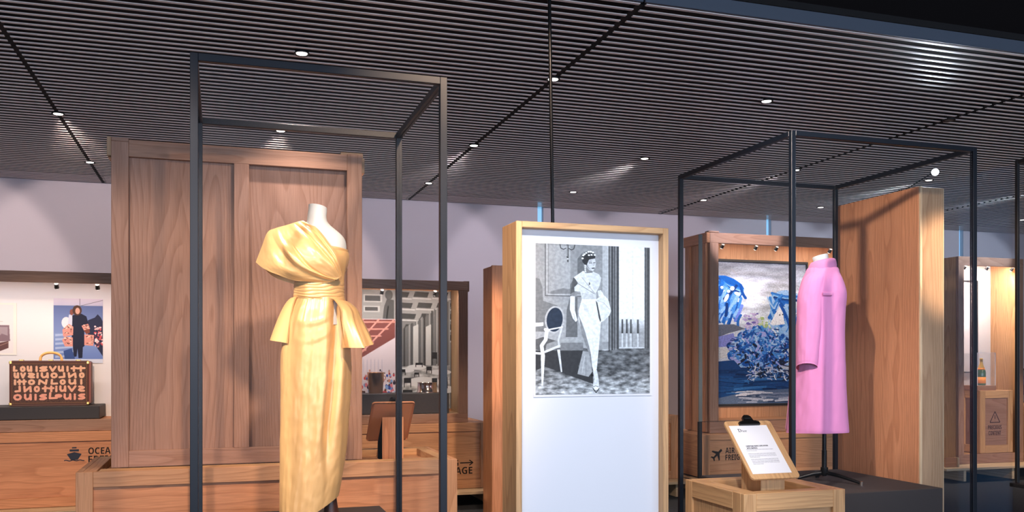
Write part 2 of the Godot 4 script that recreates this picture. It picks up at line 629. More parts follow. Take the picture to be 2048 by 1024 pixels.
func print_woman() -> StandardMaterial3D:
	var p := Print.new(456, 606, Rect2(180, 95, 1292, 1724), grey(0.60))
	# the wall behind her, its moulding, the shadows on it
	p.grad(180, 95, 990, 1340, grey(0.55), grey(0.68))
	p.grad(300, 110, 560, 680, grey(0.60), grey(0.66), false)
	p.poly([180, 490, 225, 500, 255, 600, 262, 750, 420, 800, 330, 960, 300, 1100, 180, 1100], grey(0.47))
	p.poly([640, 260, 690, 190, 720, 400, 600, 480, 560, 560, 560, 690, 520, 850, 510, 1160, 640, 1160, 640, 700], grey(0.42))
	p.poly([340, 640, 480, 600, 560, 610, 560, 660, 340, 670], grey(0.5))
	for q in [[285, 8, 0.35], [303, 5, 0.78], [318, 4, 0.46]]:
		p.line([q[0], 90, q[0], 690 - (q[0] - 285), 690, 690 - (q[0] - 285)], q[1], grey(q[2]))
	p.line([180, 860, 280, 862], 5, grey(0.4))
	# sconce
	p.line([445, 90, 455, 140, 485, 155, 512, 140], 9, grey(0.24))
	p.line([612, 95, 600, 145, 570, 158, 545, 140], 9, grey(0.24))
	p.line([530, 95, 530, 240], 26, grey(0.36))
	p.line([524, 110, 524, 230], 6, grey(0.75))
	p.line([534, 240, 534, 292], 18, grey(0.3))
	p.ell(533, 262, 9, 9, grey(0.85))
	# door casing, curtains, window
	p.rect(925, 95, 995, 1345, grey(0.76))
	for x in [938, 952, 972]:
		p.line([x, 95, x, 1340], 4, grey(0.5))
	for i in 14:
		var x := 992.0 + i * 9.0
		p.rect(x, 95, x + 9.5, 1330 - i * 3, grey([0.26, 0.42, 0.55, 0.38, 0.22, 0.33, 0.5][i % 7]))
	p.rect(1112, 95, 1416, 1310, grey(0.95))
	p.grad(1112, 300, 1416, 940, grey(0.97), grey(0.98))
	p.line([1272, 140, 1272, 950], 5, grey(0.82))
	p.line([1200, 160, 1200, 900], 3, grey(0.9))
	p.grad(1112, 940, 1416, 1120, grey(0.92), grey(0.6))
	p.rect(1112, 1110, 1416, 1320, grey(0.66))
	for x in [1150, 1200, 1248, 1330]:
		p.grad(x - 9, 945, x + 11, 1120, grey(0.4), grey(0.25))
		p.rect(x - 10, 1110, x + 12, 1290, grey(0.82))
		p.rect(x + 14, 1000, x + 18, 1290, grey(0.4))
	p.rect(1112, 1270, 1416, 1320, grey(0.82))
	for i in 8:
		var x := 1408.0 + i * 9.0
		p.rect(x, 95, x + 9.5, 1310, grey([0.42, 0.3, 0.5, 0.27, 0.36, 0.22, 0.4, 0.55][i]))
	# floor and baseboard (grid of the lower half: x = 180 + (a - 68) * 1, y = 945 + ...)
	p.poly([180, 1290, 700, 1285, 992, 1320, 1120, 1290, 1472, 1285, 1472, 1830, 180, 1830], grey(0.40))
	p.grad(180, 1560, 1472, 1830, grey(0.46), grey(0.72))
	p.mottle(180, 1290, 1472, 1830, 5, 9.0, 20.0, 0.75)
	p.poly([450, 1225, 705, 1222, 705, 1310, 450, 1318], grey(0.50))
	p.rect(885, 1215, 992, 1300, grey(0.62))
	p.poly([180, 1318, 700, 1312, 690, 1400, 650, 1490, 690, 1575, 815, 1560, 815, 1700, 520, 1590, 450, 1560, 285, 1500, 180, 1540], grey(0.22))
	# chair
	p.ell(388, 962, 108, 158, grey(0.72), 0.12)
	p.ell(388, 962, 88, 138, Color(0.16, 0.2, 0.26), 0.12)
	p.line([455, 845, 470, 870], 8, grey(0.8))
	p.poly([180, 1000, 265, 995, 265, 1035, 180, 1045], grey(0.85))
	p.poly([180, 1190, 260, 1160, 440, 1215, 440, 1270, 290, 1325, 180, 1300], grey(0.36))
	p.poly([300, 1240, 440, 1190, 445, 1245, 285, 1320], grey(0.58))
	p.line([285, 1330, 440, 1262], 26, grey(0.86))
	p.line([180, 1345, 240, 1350], 26, grey(0.84))
	p.line([285, 1085, 475, 1045], 16, grey(0.9))
	p.line([300, 1100, 290, 1190, 245, 1260, 262, 1380], 40, grey(0.88))
	p.line([285, 1075, 320, 1085], 32, grey(0.92))
	p.line([465, 1060, 430, 1200, 435, 1260], 20, grey(0.82))
	p.poly([236, 1370, 282, 1370, 262, 1715, 244, 1715], grey(0.9))
	p.poly([415, 1305, 446, 1300, 472, 1560, 456, 1562], grey(0.85))
	# train, skirt, bow
	p.poly([700, 1320, 770, 1330, 806, 1560, 765, 1618, 640, 1585], grey(0.66))
	p.line([720, 1380, 690, 1580], 10, grey(0.78))
	p.line([735, 1400, 735, 1600], 8, grey(0.55))
	p.poly([690, 715, 850, 712, 905, 850, 905, 985, 885, 1240, 858, 1530, 820, 1560, 772, 1340, 700, 1130, 652, 960, 655, 850], grey(0.93))
	p.poly([652, 900, 690, 990, 730, 1110, 790, 1340, 812, 1560, 770, 1350, 690, 1130], grey(0.55))
	p.poly([700, 760, 740, 790, 780, 900, 720, 860], grey(0.85))
	p.poly([850, 720, 930, 660, 990, 720, 1022, 850, 1000, 905, 940, 965, 905, 985, 870, 860], grey(0.9))
	p.line([860, 730, 940, 760, 1000, 830], 6, grey(0.72))
	p.poly([845, 730, 865, 760, 905, 960, 897, 985, 880, 930], grey(0.28))
	# arms and gloves
	p.poly([590, 480, 632, 465, 640, 620, 565, 655], grey(0.34))
	p.poly([575, 655, 640, 630, 640, 690, 570, 700], grey(0.55))
	p.poly([560, 690, 612, 690, 612, 850, 640, 965, 622, 985, 588, 945, 555, 840], grey(0.92))
	p.line([600, 890, 610, 960], 4, grey(0.6))
	p.poly([880, 470, 905, 462, 908, 560, 890, 640, 858, 690, 850, 640], grey(0.62))
	p.poly([868, 620, 905, 610, 935, 665, 880, 690], grey(0.9))
	# chest, neck, bodice
	p.poly([735, 395, 806, 395, 885, 430, 908, 470, 890, 560, 845, 650, 790, 560, 735, 440], grey(0.84))
	p.poly([600, 470, 706, 392, 760, 450, 790, 530, 850, 640, 855, 715, 690, 718, 672, 635, 608, 632, 605, 585, 650, 540, 622, 500], grey(0.86))
	p.line([650, 545, 740, 600, 830, 655], 7, grey(0.55))
	p.line([690, 470, 770, 570, 840, 660], 8, grey(0.68))
	p.line([715, 420, 790, 560, 842, 640], 5, grey(0.95))
	for k in 5:
		p.line([685, 655 + k * 14, 770, 668 + k * 12, 852, 650 + k * 15], 4, grey(0.66))
	p.poly([775, 515, 785, 545, 765, 560], grey(0.3))
	p.poly([738, 320, 808, 365, 812, 412, 740, 420], grey(0.52))
	# head
	p.poly([705, 300, 700, 260, 750, 235, 835, 240, 848, 300, 838, 360, 815, 392, 775, 385, 738, 345], grey(0.80))
	p.poly([738, 345, 745, 300, 765, 350, 790, 385], grey(0.60))
	p.poly([690, 210, 735, 172, 820, 175, 842, 225, 838, 245, 770, 262, 742, 330, 728, 330, 695, 290], grey(0.20))
	for q in [[705, 215], [698, 250], [740, 185], [765, 172], [790, 170], [815, 178], [835, 205], [720, 200], [770, 210], [800, 205]]:
		p.ell(q[0], q[1], 13, 10, grey(0.92))
	for q in [[755, 190], [785, 190], [815, 200]]:
		p.ell(q[0], q[1], 9, 8, grey(0.35))
	p.line([772, 300, 803, 298], 8, grey(0.3))
	p.line([820, 296, 840, 293], 7, grey(0.3))
	p.line([768, 282, 805, 278], 4, grey(0.35))
	p.line([822, 300, 828, 325, 815, 332], 4, grey(0.55))
	p.line([805, 362, 830, 358], 11, grey(0.2))
	for k in 4:
		p.ell(728, 330 + k * 22, 8, 9, grey(0.95))
	# leg and sandal
	p.poly([815, 1555, 858, 1535, 878, 1640, 885, 1730, 848, 1760, 815, 1720, 830, 1640], grey(0.88))
	p.ell(850, 1742, 38, 30, grey(0.93))
	p.line([818, 1735, 845, 1722, 878, 1735], 7, grey(0.5))
	p.poly([812, 1740, 850, 1795, 885, 1745, 885, 1760, 850, 1810, 812, 1755], grey(0.15))
	p.ell(805, 1600, 16, 14, grey(0.1))
	p.mottle(180, 95, 1472, 1819, 12, 26.0, 26.0, 0.13)
	return p.done(0.45)

func print_runway() -> StandardMaterial3D:
	var p := Print.new(200, 264, Rect2(388, 130, 362, 480), Color(0.45, 0.53, 0.72))
	p.grad(388, 130, 750, 185, Color(0.85, 0.82, 0.88), Color(0.72, 0.72, 0.82))
	p.grad(388, 183, 750, 400, Color(0.36, 0.43, 0.62), Color(0.47, 0.55, 0.74))
	p.grad(388, 390, 750, 580, Color(0.48, 0.57, 0.75), Color(0.40, 0.50, 0.74))
	p.rect(388, 580, 750, 612, Color(0.78, 0.82, 0.90))
	for k in 6:
		p.poly([400, 395 + k * 32, 545, 388 + k * 32, 545, 398 + k * 32, 400, 412 + k * 32], Color(0.62, 0.70, 0.84))
	p.line([580, 132, 580, 185, 750, 140], 3, Color(0.4, 0.4, 0.45))
	p.poly([640, 290, 690, 270, 712, 245, 735, 270, 750, 300, 750, 560, 690, 470, 640, 400], Color(0.14, 0.16, 0.27))
	for k in 44:
		var x := 690.0 + rng.randf() * 58
		var y := 330.0 + rng.randf() * 160
		p.ell(x, y, 4 + rng.randf() * 7, 4 + rng.randf() * 8, [Color(0.75, 0.32, 0.36), Color(0.85, 0.66, 0.66), Color(0.35, 0.2, 0.28), Color(0.9, 0.8, 0.82)][k % 4])
	p.ell(480, 310, 34, 42, Color(0.85, 0.84, 0.88))
	p.poly([500, 250, 530, 250, 530, 330, 490, 330], Color(0.75, 0.78, 0.86))
	p.poly([525, 255, 590, 242, 628, 262, 648, 330, 612, 372, 614, 482, 602, 492, 598, 572, 570, 574, 562, 500, 556, 560, 536, 565, 528, 480, 520, 400, 524, 310], Color(0.09, 0.11, 0.20))
	p.ell(520, 232, 14, 22, Color(0.5, 0.3, 0.26))
	p.ell(560, 218, 34, 38, Color(0.30, 0.20, 0.17))
	p.ell(563, 222, 17, 24, Color(0.80, 0.62, 0.56))
	var bags := [[452, 362, 500, 318, 532, 340, 530, 402, 458, 414], [592, 332, 640, 316, 656, 354, 612, 372], [612, 396, 684, 400, 680, 482, 612, 476], [450, 440, 470, 412, 528, 420, 528, 486, 470, 486]]
	for b in bags:
		p.poly(b, Color(0.80, 0.56, 0.52))
		for k in 26:
			var i := rng.randi_range(0, b.size() / 2 - 2) * 2
			var x: float = lerpf(b[i], b[i + 2], rng.randf()) * 0.6 + (b[0] + b[4]) * 0.2
			var y: float = lerpf(b[i + 1], b[i + 3], rng.randf()) * 0.6 + (b[1] + b[5]) * 0.2
			p.line([x - 5, y, x + 5, y + rng.randf_range(-8, 8)], 3.5, [Color(0.30, 0.16, 0.15), Color(0.95, 0.82, 0.76)][k % 2])
	p.poly([608, 366, 650, 356, 655, 382, 628, 395], Color(0.45, 0.25, 0.2))
	p.poly([460, 520, 520, 500, 545, 580, 470, 580], Color(0.20, 0.30, 0.52))
	return p.done()

func print_trunk_page() -> StandardMaterial3D:
	var p := Print.new(120, 160, Rect2(-190, 155, 315, 390), Color(0.90, 0.89, 0.86))
	p.rect(-175, 170, 108, 530, Color(0.87, 0.86, 0.87))
	p.poly([-80, 322, 88, 322, 92, 440, 40, 445, -80, 445], Color(0.50, 0.42, 0.46))
	p.poly([-70, 335, 80, 335, 80, 400, 50, 385, 20, 435, -70, 440], Color(0.62, 0.57, 0.60))
	p.poly([-80, 470, 30, 455, 84, 440, 84, 492, 38, 518, -80, 508], Color(0.38, 0.27, 0.27))
	p.line([-80, 478, 36, 478, 84, 450], 4, Color(0.62, 0.5, 0.45))
	p.line([-60, 225, 15, 225], 3, Color(0.6, 0.6, 0.6))
	p.line([22, 295, 55, 295], 3, Color(0.6, 0.6, 0.6))
	return p.done()

func print_hall() -> StandardMaterial3D:
	# the wall-size print behind the ice bucket: an old dining hall, half of it in colour
	var p := Print.new(620, 330, Rect2(-300, 85, 745, 460), grey(0.5))
	p.grad(-300, 85, 440, 200, grey(0.42), grey(0.66), false)
	for r in 5:
		for k in 9:
			var x := -280.0 + k * 82 + r * 14
			var y := 96.0 + r * 42 - k * 1.0
			p.poly([x, y, x + 58, y + 2, x + 50, y + 22, x - 8, y + 20], grey(0.27))
			p.line([x - 10, y + 26, x + 66, y + 28], 4, grey(0.8))
	# the curtained wall
	p.poly([212, 250, 330, 190, 440, 120, 440, 400, 212, 400], grey(0.42))
	for k in 22:
		var x := 214.0 + k * 10.5
		var y := 250.0 - k * 6.2
		p.poly([x, y, x + 6, y - 3, x + 6, 385, x, 385], grey(0.2 + 0.5 * fmod(k * 0.37, 1.0)))
	for x in [285, 338]:
		p.poly([x, 225, x + 22, 215, x + 22, 375, x, 375], grey(0.78))
	# tables and chairs
	p.poly([212, 380, 440, 375, 440, 545, 212, 545], grey(0.72))
	p.mottle(212, 375, 440, 545, 11, 16, 30, 0.5)
	for q in [[300, 382, 40, 10], [400, 402, 46, 11], [250, 395, 40, 8], [330, 440, 70, 20], [345, 490, 70, 26], [430, 470, 30, 14]]:
		p.ell(q[0], q[1], q[2], q[3], grey(0.93))
	for q in [[240, 400, 26, 20], [352, 392, 22, 24], [262, 440, 30, 32], [375, 440, 22, 30], [350, 455, 30, 20], [262, 490, 40, 40], [420, 440, 20, 40], [310, 372, 30, 14], [255, 525, 40, 22], [415, 500, 16, 40], [300, 410, 20, 14], [375, 345, 22, 40]]:
		p.rect(q[0] - q[2] * 0.5, q[1] - q[3] * 0.5, q[0] + q[2] * 0.5, q[1] + q[3] * 0.1, grey(0.15))
		p.line([q[0] - q[2] * 0.45, q[1], q[0] - q[2] * 0.45, q[1] + q[3] * 0.6], 3, grey(0.12))
		p.line([q[0] + q[2] * 0.45, q[1], q[0] + q[2] * 0.45, q[1] + q[3] * 0.6], 3, grey(0.12))
	# the print in front: boards with notices and a bronze figure
	p.rect(-300, 85, 212, 197, grey(0.62))
	for q in [[88, 108, 150, 128], [88, 152, 140, 166], [-40, 110, 20, 160], [-140, 104, -70, 180]]:
		p.rect(q[0] - 6, q[1] - 5, q[2] + 8, q[3] + 5, grey(0.76))
		p.rect(q[0], q[1], q[2], q[3], grey(0.33))
	p.ell(185, 104, 16, 19, grey(0.38))
	p.poly([178, 118, 206, 124, 206, 196, 160, 196, 165, 150], grey(0.34))
	p.line([182, 150, 176, 194], 6, grey(0.16))
	# colour print: coffered red ceiling and a full room
	p.rect(-300, 197, 212, 545, Color(0.86, 0.83, 0.87))
	p.poly([-300, 199, 210, 199, 210, 268, 75, 345, -300, 350], Color(0.50, 0.29, 0.27))
	for k in 9:
		p.line([-290 + k * 62, 199, -330 + k * 48, 345], 6, Color(0.85, 0.62, 0.58))
	for k in 5:
		p.line([-300, 214 + k * 30, 212 - k * 30, 208 + k * 27], 5, Color(0.84, 0.60, 0.55))
	for k in 30:
		p.poly([-280 + k * 15.0, 352, -276 + k * 15.0, 352, -276 + k * 15.0, 400, -280 + k * 15.0, 400], Color(0.78, 0.76, 0.82))
	p.rect(55, 345, 72, 430, Color(0.45, 0.22, 0.2))
	for k in 330:
		var x := -298.0 + rng.randf() * 508
		var y := 392.0 + pow(rng.randf(), 0.8) * 120
		var s := 3.0 + (y - 390) * 0.05
		var cols := [Color(0.75, 0.22, 0.26), Color(0.22, 0.30, 0.62), Color(0.92, 0.86, 0.88), Color(0.16, 0.14, 0.22), Color(0.78, 0.55, 0.48), Color(0.85, 0.5, 0.55), Color(0.5, 0.65, 0.85), Color(0.88, 0.88, 0.92)]
		p.ell(x, y, s, s * 1.3, cols[k % 8])
		if k % 3 == 0:
			p.ell(x, y - s * 1.5, s * 0.5, s * 0.6, Color(0.30, 0.18, 0.15))
	p.rect(-300, 512, 212, 545, Color(0.87, 0.89, 0.92))
	return p.done()

func print_painting() -> StandardMaterial3D:
	var r := RandomNumberGenerator.new()
	r.seed = 77
	# grid: x 110..1190, y 165..2068
	var p := Print.new(480, 846, Rect2(110, 165, 1080, 1903), Color(0.83, 0.86, 0.90))
	p.grad(110, 165, 1190, 640, Color(0.52, 0.56, 0.64), Color(0.88, 0.90, 0.94))
	p.mottle(110, 165, 1190, 1000, 9, 3.0, 9.0, 0.28)
	var blues := [Color(0.08, 0.33, 0.66), Color(0.13, 0.42, 0.78), Color(0.28, 0.56, 0.86), Color(0.55, 0.74, 0.92), Color(0.06, 0.22, 0.48), Color(0.88, 0.92, 0.97), Color(0.68, 0.80, 0.93)]
	var dab := func(x: float, y: float, l: float, wd: float, a: float, c: Color, bend := 0.3):
		var d := Vector2.from_angle(a)
		var n := d.orthogonal() * bend * l
		var pts := []
		for k in 5:
			var t := k / 4.0 - 0.5
			var q := Vector2(x, y) + d * l * t + n * (0.25 - t * t)
			pts.append_array([q.x, q.y])
		p.line(pts, wd, c)
	# grey line sketch top left
	dab.call(190, 320, 150, 14, 0.2, Color(0.60, 0.62, 0.66))
	dab.call(310, 310, 120, 10, 0.9, Color(0.66, 0.67, 0.72))
	# left mass
	p.poly([110, 352, 200, 352, 300, 390, 390, 460, 430, 520, 410, 600, 360, 640, 330, 760, 250, 940, 110, 1000], Color(0.40, 0.63, 0.88))
	p.poly([110, 355, 200, 352, 300, 390, 390, 455, 428, 520, 380, 540, 250, 480, 110, 470], Color(0.08, 0.35, 0.68))
	for k in 8:
		dab.call(230 + k * 7, 420 + k * 16, 380 - k * 14, 26, 0.42 + k * 0.05, blues[k % 5], -0.35)
	for k in 46:
		dab.call(120 + r.randf() * 270, 500 + r.randf() * 460, 60 + r.randf() * 170, 12 + r.randf() * 34, 1.9 + r.randf_range(-0.35, 0.35), blues[r.randi() % (7 if k % 4 == 0 else 4)], r.randf_range(-0.2, 0.2))
	for q in [[345, 590, 40, 22], [285, 520, 26, 30], [240, 560, 20, 22], [215, 650, 22, 60], [160, 510, 18, 18]]:
		p.ell(q[0], q[1], q[2], q[3], Color(0.93, 0.95, 0.99), 0.4)
	dab.call(415, 560, 180, 34, 1.25, Color(0.07, 0.30, 0.62), -0.3)
	dab.call(360, 850, 220, 36, 1.95, Color(0.45, 0.55, 0.90), 0.1)
	dab.call(370, 950, 150, 30, 1.8, Color(0.16, 0.42, 0.76), -0.4)
	# right mass
	p.poly([760, 600, 850, 540, 940, 520, 1060, 560, 1190, 620, 1190, 1180, 760, 1180, 700, 1050, 750, 760], Color(0.62, 0.78, 0.94))
	for k in 6:
		dab.call(930, 590 + k * 18, 330 - k * 20, 32, 0.12, blues[(k + 1) % 5], -0.25)
	for k in 40:
		dab.call(760 + r.randf() * 420, 660 + r.randf() * 480, 60 + r.randf() * 190, 12 + r.randf() * 36, [2.1, 1.2][k % 2] + r.randf_range(-0.25, 0.25), blues[r.randi() % (7 if k % 3 == 0 else 4)], r.randf_range(-0.25, 0.25))
	p.poly([860, 740, 890, 760, 925, 990, 780, 1010, 740, 990], Color(0.95, 0.96, 0.98))
	dab.call(930, 880, 330, 38, 1.2, Color(0.09, 0.33, 0.68), 0.12)
	p.ell(862, 866, 8, 9, Color(0.1, 0.12, 0.18))
	p.ell(900, 858, 8, 9, Color(0.1, 0.12, 0.18))
	# lilac and green haze between
	for k in 60:
		p.ell(430 + r.randf() * 170, 850 + r.randf() * 250, 5 + r.randf() * 24, 4 + r.randf() * 14, [Color(0.72, 0.66, 0.86), Color(0.84, 0.80, 0.92), Color(0.45, 0.40, 0.70), Color(0.80, 0.74, 0.88)][k % 4])
	for k in 40:
		p.ell(610 + r.randf() * 130, 900 + r.randf() * 330, 5 + r.randf() * 20, 6 + r.randf() * 18, [Color(0.80, 0.86, 0.66), Color(0.68, 0.78, 0.52), Color(0.90, 0.93, 0.85)][k % 3])
	# lower left: grey shadow, violet, white bank
	p.poly([110, 1010, 300, 1000, 440, 1060, 240, 1120, 110, 1180], Color(0.42, 0.45, 0.52))
	p.poly([110, 1170, 300, 1120, 330, 1290, 110, 1310], Color(0.55, 0.58, 0.86))
	p.poly([110, 1310, 300, 1330, 330, 1420, 110, 1470], Color(0.86, 0.87, 0.87))
	# the thicket
	p.ell(650, 1330, 380, 290, Color(0.40, 0.60, 0.86))
	for k in 90:
		var a := r.randf() * TAU
		var q := sqrt(r.randf())
		p.ell(650 + cos(a) * q * 400, 1340 + sin(a) * q * 320, 15 + r.randf() * 60, 12 + r.randf() * 36, blues[r.randi() % (7 if k % 3 == 0 else 5)], r.randf() * 3.0)
	for k in 420:
		var a := r.randf() * TAU
		var q := sqrt(r.randf())
		var x := 650 + cos(a) * q * 400
		var y := 1360 + sin(a) * q * 330
		var dark := clampf((y - 1250) / 420, 0.0, 1.0)
		var c: Color = blues[r.randi() % (7 if k % 3 == 0 else 5)]
		if r.randf() < 0.18:
			c = Color(0.66, 0.68, 0.90)
		if r.randf() < dark * 0.45:
			c = Color(0.10, 0.14, 0.24)
		dab.call(x, y, 16 + r.randf() * 74, 7 + r.randf() * 22, r.randf() * TAU, c, r.randf_range(-0.6, 0.6))
	# dark water and its pale edge
	p.poly([110, 1500, 300, 1480, 420, 1620, 700, 1730, 1190, 1640, 1190, 1950, 110, 1990], Color(0.08, 0.27, 0.50))
	for k in 70:
		dab.call(120 + r.randf() * 1060, 1560 + r.randf() * 370, 120 + r.randf() * 360, 10 + r.randf() * 30, r.randf_range(-0.1, 0.1), [Color(0.04, 0.16, 0.34), Color(0.10, 0.32, 0.56), Color(0.05, 0.22, 0.42), Color(0.20, 0.45, 0.70)][r.randi() % 4], 0.05)
	for k in 90:
		var x := 480 + r.randf() * 520
		dab.call(x, 1560 + r.randf() * 190, 20 + r.randf() * 60, 5 + r.randf() * 12, r.randf() * TAU, [Color(0.90, 0.93, 0.97), Color(0.10, 0.13, 0.20), Color(0.35, 0.55, 0.80), Color(0.75, 0.78, 0.88)][k % 4], 0.5)
	p.poly([110, 1990, 500, 1900, 1190, 1860, 1190, 2068, 110, 2068], Color(0.36, 0.44, 0.56))
	for k in 40:
		dab.call(400 + r.randf() * 780, 1900 + r.randf() * 150, 80 + r.randf() * 240, 8 + r.randf() * 20, r.randf_range(-0.12, 0.12), [Color(0.72, 0.76, 0.83), Color(0.50, 0.56, 0.66), Color(0.22, 0.30, 0.42), Color(0.84, 0.86, 0.90)][k % 4], 0.05)
	p.poly([860, 1560, 1190, 1600, 1190, 1650, 900, 1600], Color(0.78, 0.80, 0.84))
	p.line([900, 1550, 1190, 1620], 12, Color(0.15, 0.13, 0.14))
	p.mottle(110, 165, 1190, 2068, 14, 45.0, 45.0, 0.16)
	return p.done(0.35)

# the painted letters on the case front: strokes in a 0..10 x 0..10 cell each
func print_case() -> StandardMaterial3D:
	var p := Print.new(560, 350, Rect2(20, 215, 1130, 700), Color(0.36, 0.26, 0.225))
	p.mottle(20, 215, 1150, 915, 31, 40, 40, 0.35)
	for a in 9:
		for b in 15:
			var x := 80.0 + b * 74 + (a % 2) * 37
			var y := 262.0 + a * 75
			p.line([x - 9, y, x + 9, y], 3, Color(0.40, 0.29, 0.22))
			p.line([x, y - 9, x, y + 9], 3, Color(0.40, 0.29, 0.22))
	p.rect(20, 215, 60, 915, Color(0.36, 0.22, 0.19))
	p.rect(1110, 215, 1150, 915, Color(0.36, 0.22, 0.19))
	p.rect(20, 215, 1150, 256, Color(0.38, 0.24, 0.20))
	p.rect(20, 872, 1150, 915, Color(0.36, 0.24, 0.20))
	for k in 60:
		p.ell(66 + k * 17.4, 248, 3.5, 3.5, Color(0.85, 0.68, 0.4))
		p.ell(66 + k * 17.4, 884, 3.5, 3.5, Color(0.80, 0.64, 0.4))
	for k in 34:
		p.ell(52, 270 + k * 17.8, 3.5, 3.5, Color(0.8, 0.6, 0.36))
		p.ell(1117, 270 + k * 17.8, 3.5, 3.5, Color(0.8, 0.6, 0.36))
	var glyph := {
		"L": [[1, 0, 0.4, 9, 9, 8.6]], "J": [[9, 0, 9.4, 8.6, 0.5, 9.4]],
		"O": [[5, 0.4, 1.5, 2, 0.6, 5.5, 2.4, 9, 5.5, 9.7, 8.6, 8, 9.5, 4.6, 8, 1.4, 5, 0.4]],
		"U": [[0.8, 0, 0.7, 6, 2.6, 9.3, 5.5, 9, 8.6, 6, 9, 0, 9.4, 9.6]],
		"I": [[5, 4.2, 5, 9.8], [5, 0.4, 5.2, 1.2]],
		"S": [[9, 0.8, 4, 0.8, 0.8, 2.8, 3, 4.6, 8, 5.4, 9.4, 7.6, 6, 9.4, 0.6, 9.2]],
		"Z": [[1, 0.8, 6, 0.8, 9.2, 2.8, 7, 4.6, 2, 5.4, 0.6, 7.6, 4, 9.4, 9.4, 9.2]],
		"V": [[0.4, 0.4, 4.6, 9.6, 9.6, 0.2]],
		"T": [[5, 0, 5, 9.8], [0.2, 4.0, 9.8, 3.4]],
		"N": [[0.8, 9.8, 1.4, 0.4, 8.4, 9.6, 9.2, 0.2]], "M": [[0.6, 0.2, 1.2, 9.6, 8.8, 0.6, 9.4, 9.8]],
	}
	var rows := [
		["LOUISVUITT", 285, 95, [65, 140, 160, 250, 255, 345, 378, 420, 430, 565, 570, 690, 695, 795, 815, 865, 880, 985, 960, 1105]],
		["UVZIUOJMO", 390, 95, [72, 160, 165, 255, 268, 385, 392, 435, 450, 580, 590, 705, 705, 815, 835, 980, 1000, 1092]],
		["ITTONLOUI", 500, 92, [75, 120, 120, 200, 180, 265, 272, 385, 408, 568, 592, 715, 722, 820, 845, 975, 1010, 1068]],
		["JMOTTIUVZ", 605, 105, [85, 185, 205, 340, 355, 452, 470, 575, 560, 655, 655, 705, 715, 830, 835, 975, 985, 1098]],
		["OUISLOUIS", 735, 105, [65, 200, 215, 340, 355, 415, 430, 555, 565, 715, 650, 770, 775, 905, 915, 975, 985, 1105]],
	]
	for row in rows:
		var txt: String = row[0]
		for i in txt.length():
			var x0: float = row[3][i * 2]
			var x1: float = row[3][i * 2 + 1]
			var y0: float = row[1]
			var hh: float = row[2]
			var s := 34.0
			if row[1] == 735 and i == 5:
				hh *= 0.55
				y0 += 8
			if row[1] == 735 and i == 4:
				y0 -= 20
				hh += 10
			for path in glyph[txt[i]]:
				var l := []
				for k in range(0, path.size(), 2):
					l.append_array([lerpf(x0 + s * 0.5, x1 - s * 0.5, path[k] / 10.0), lerpf(y0 + s * 0.35, y0 + hh - s * 0.35, path[k + 1] / 10.0)])
				p.loop(l, s, Color(0.98, 0.76, 0.62).lerp(Color(0.98, 0.66, 0.57), clampf((y0 - 500) / 300.0, 0, 1)))
	return p.done(0.5)

func print_sheet() -> StandardMaterial3D:
	var p := Print.new(240, 340, Rect2(0, 0, 100, 141), Color(0.93, 0.94, 0.95))
	var r := RandomNumberGenerator.new()
	r.seed = 5
	for blk in [[72, 2], [84, 4], [100, 5]]:
		for k in blk[1]:
			var y: float = blk[0] + k * 3.4
			var x := 14.0
			var stop := 84.0 if k < blk[1] - 1 else 40.0
			while x < stop:
				var l := 2.0 + r.randf() * 7
				p.line([x, y, minf(x + l, stop), y], 0.75, Color(0.45, 0.45, 0.48))
				x += l + 1.3
	return p.done(0.6)

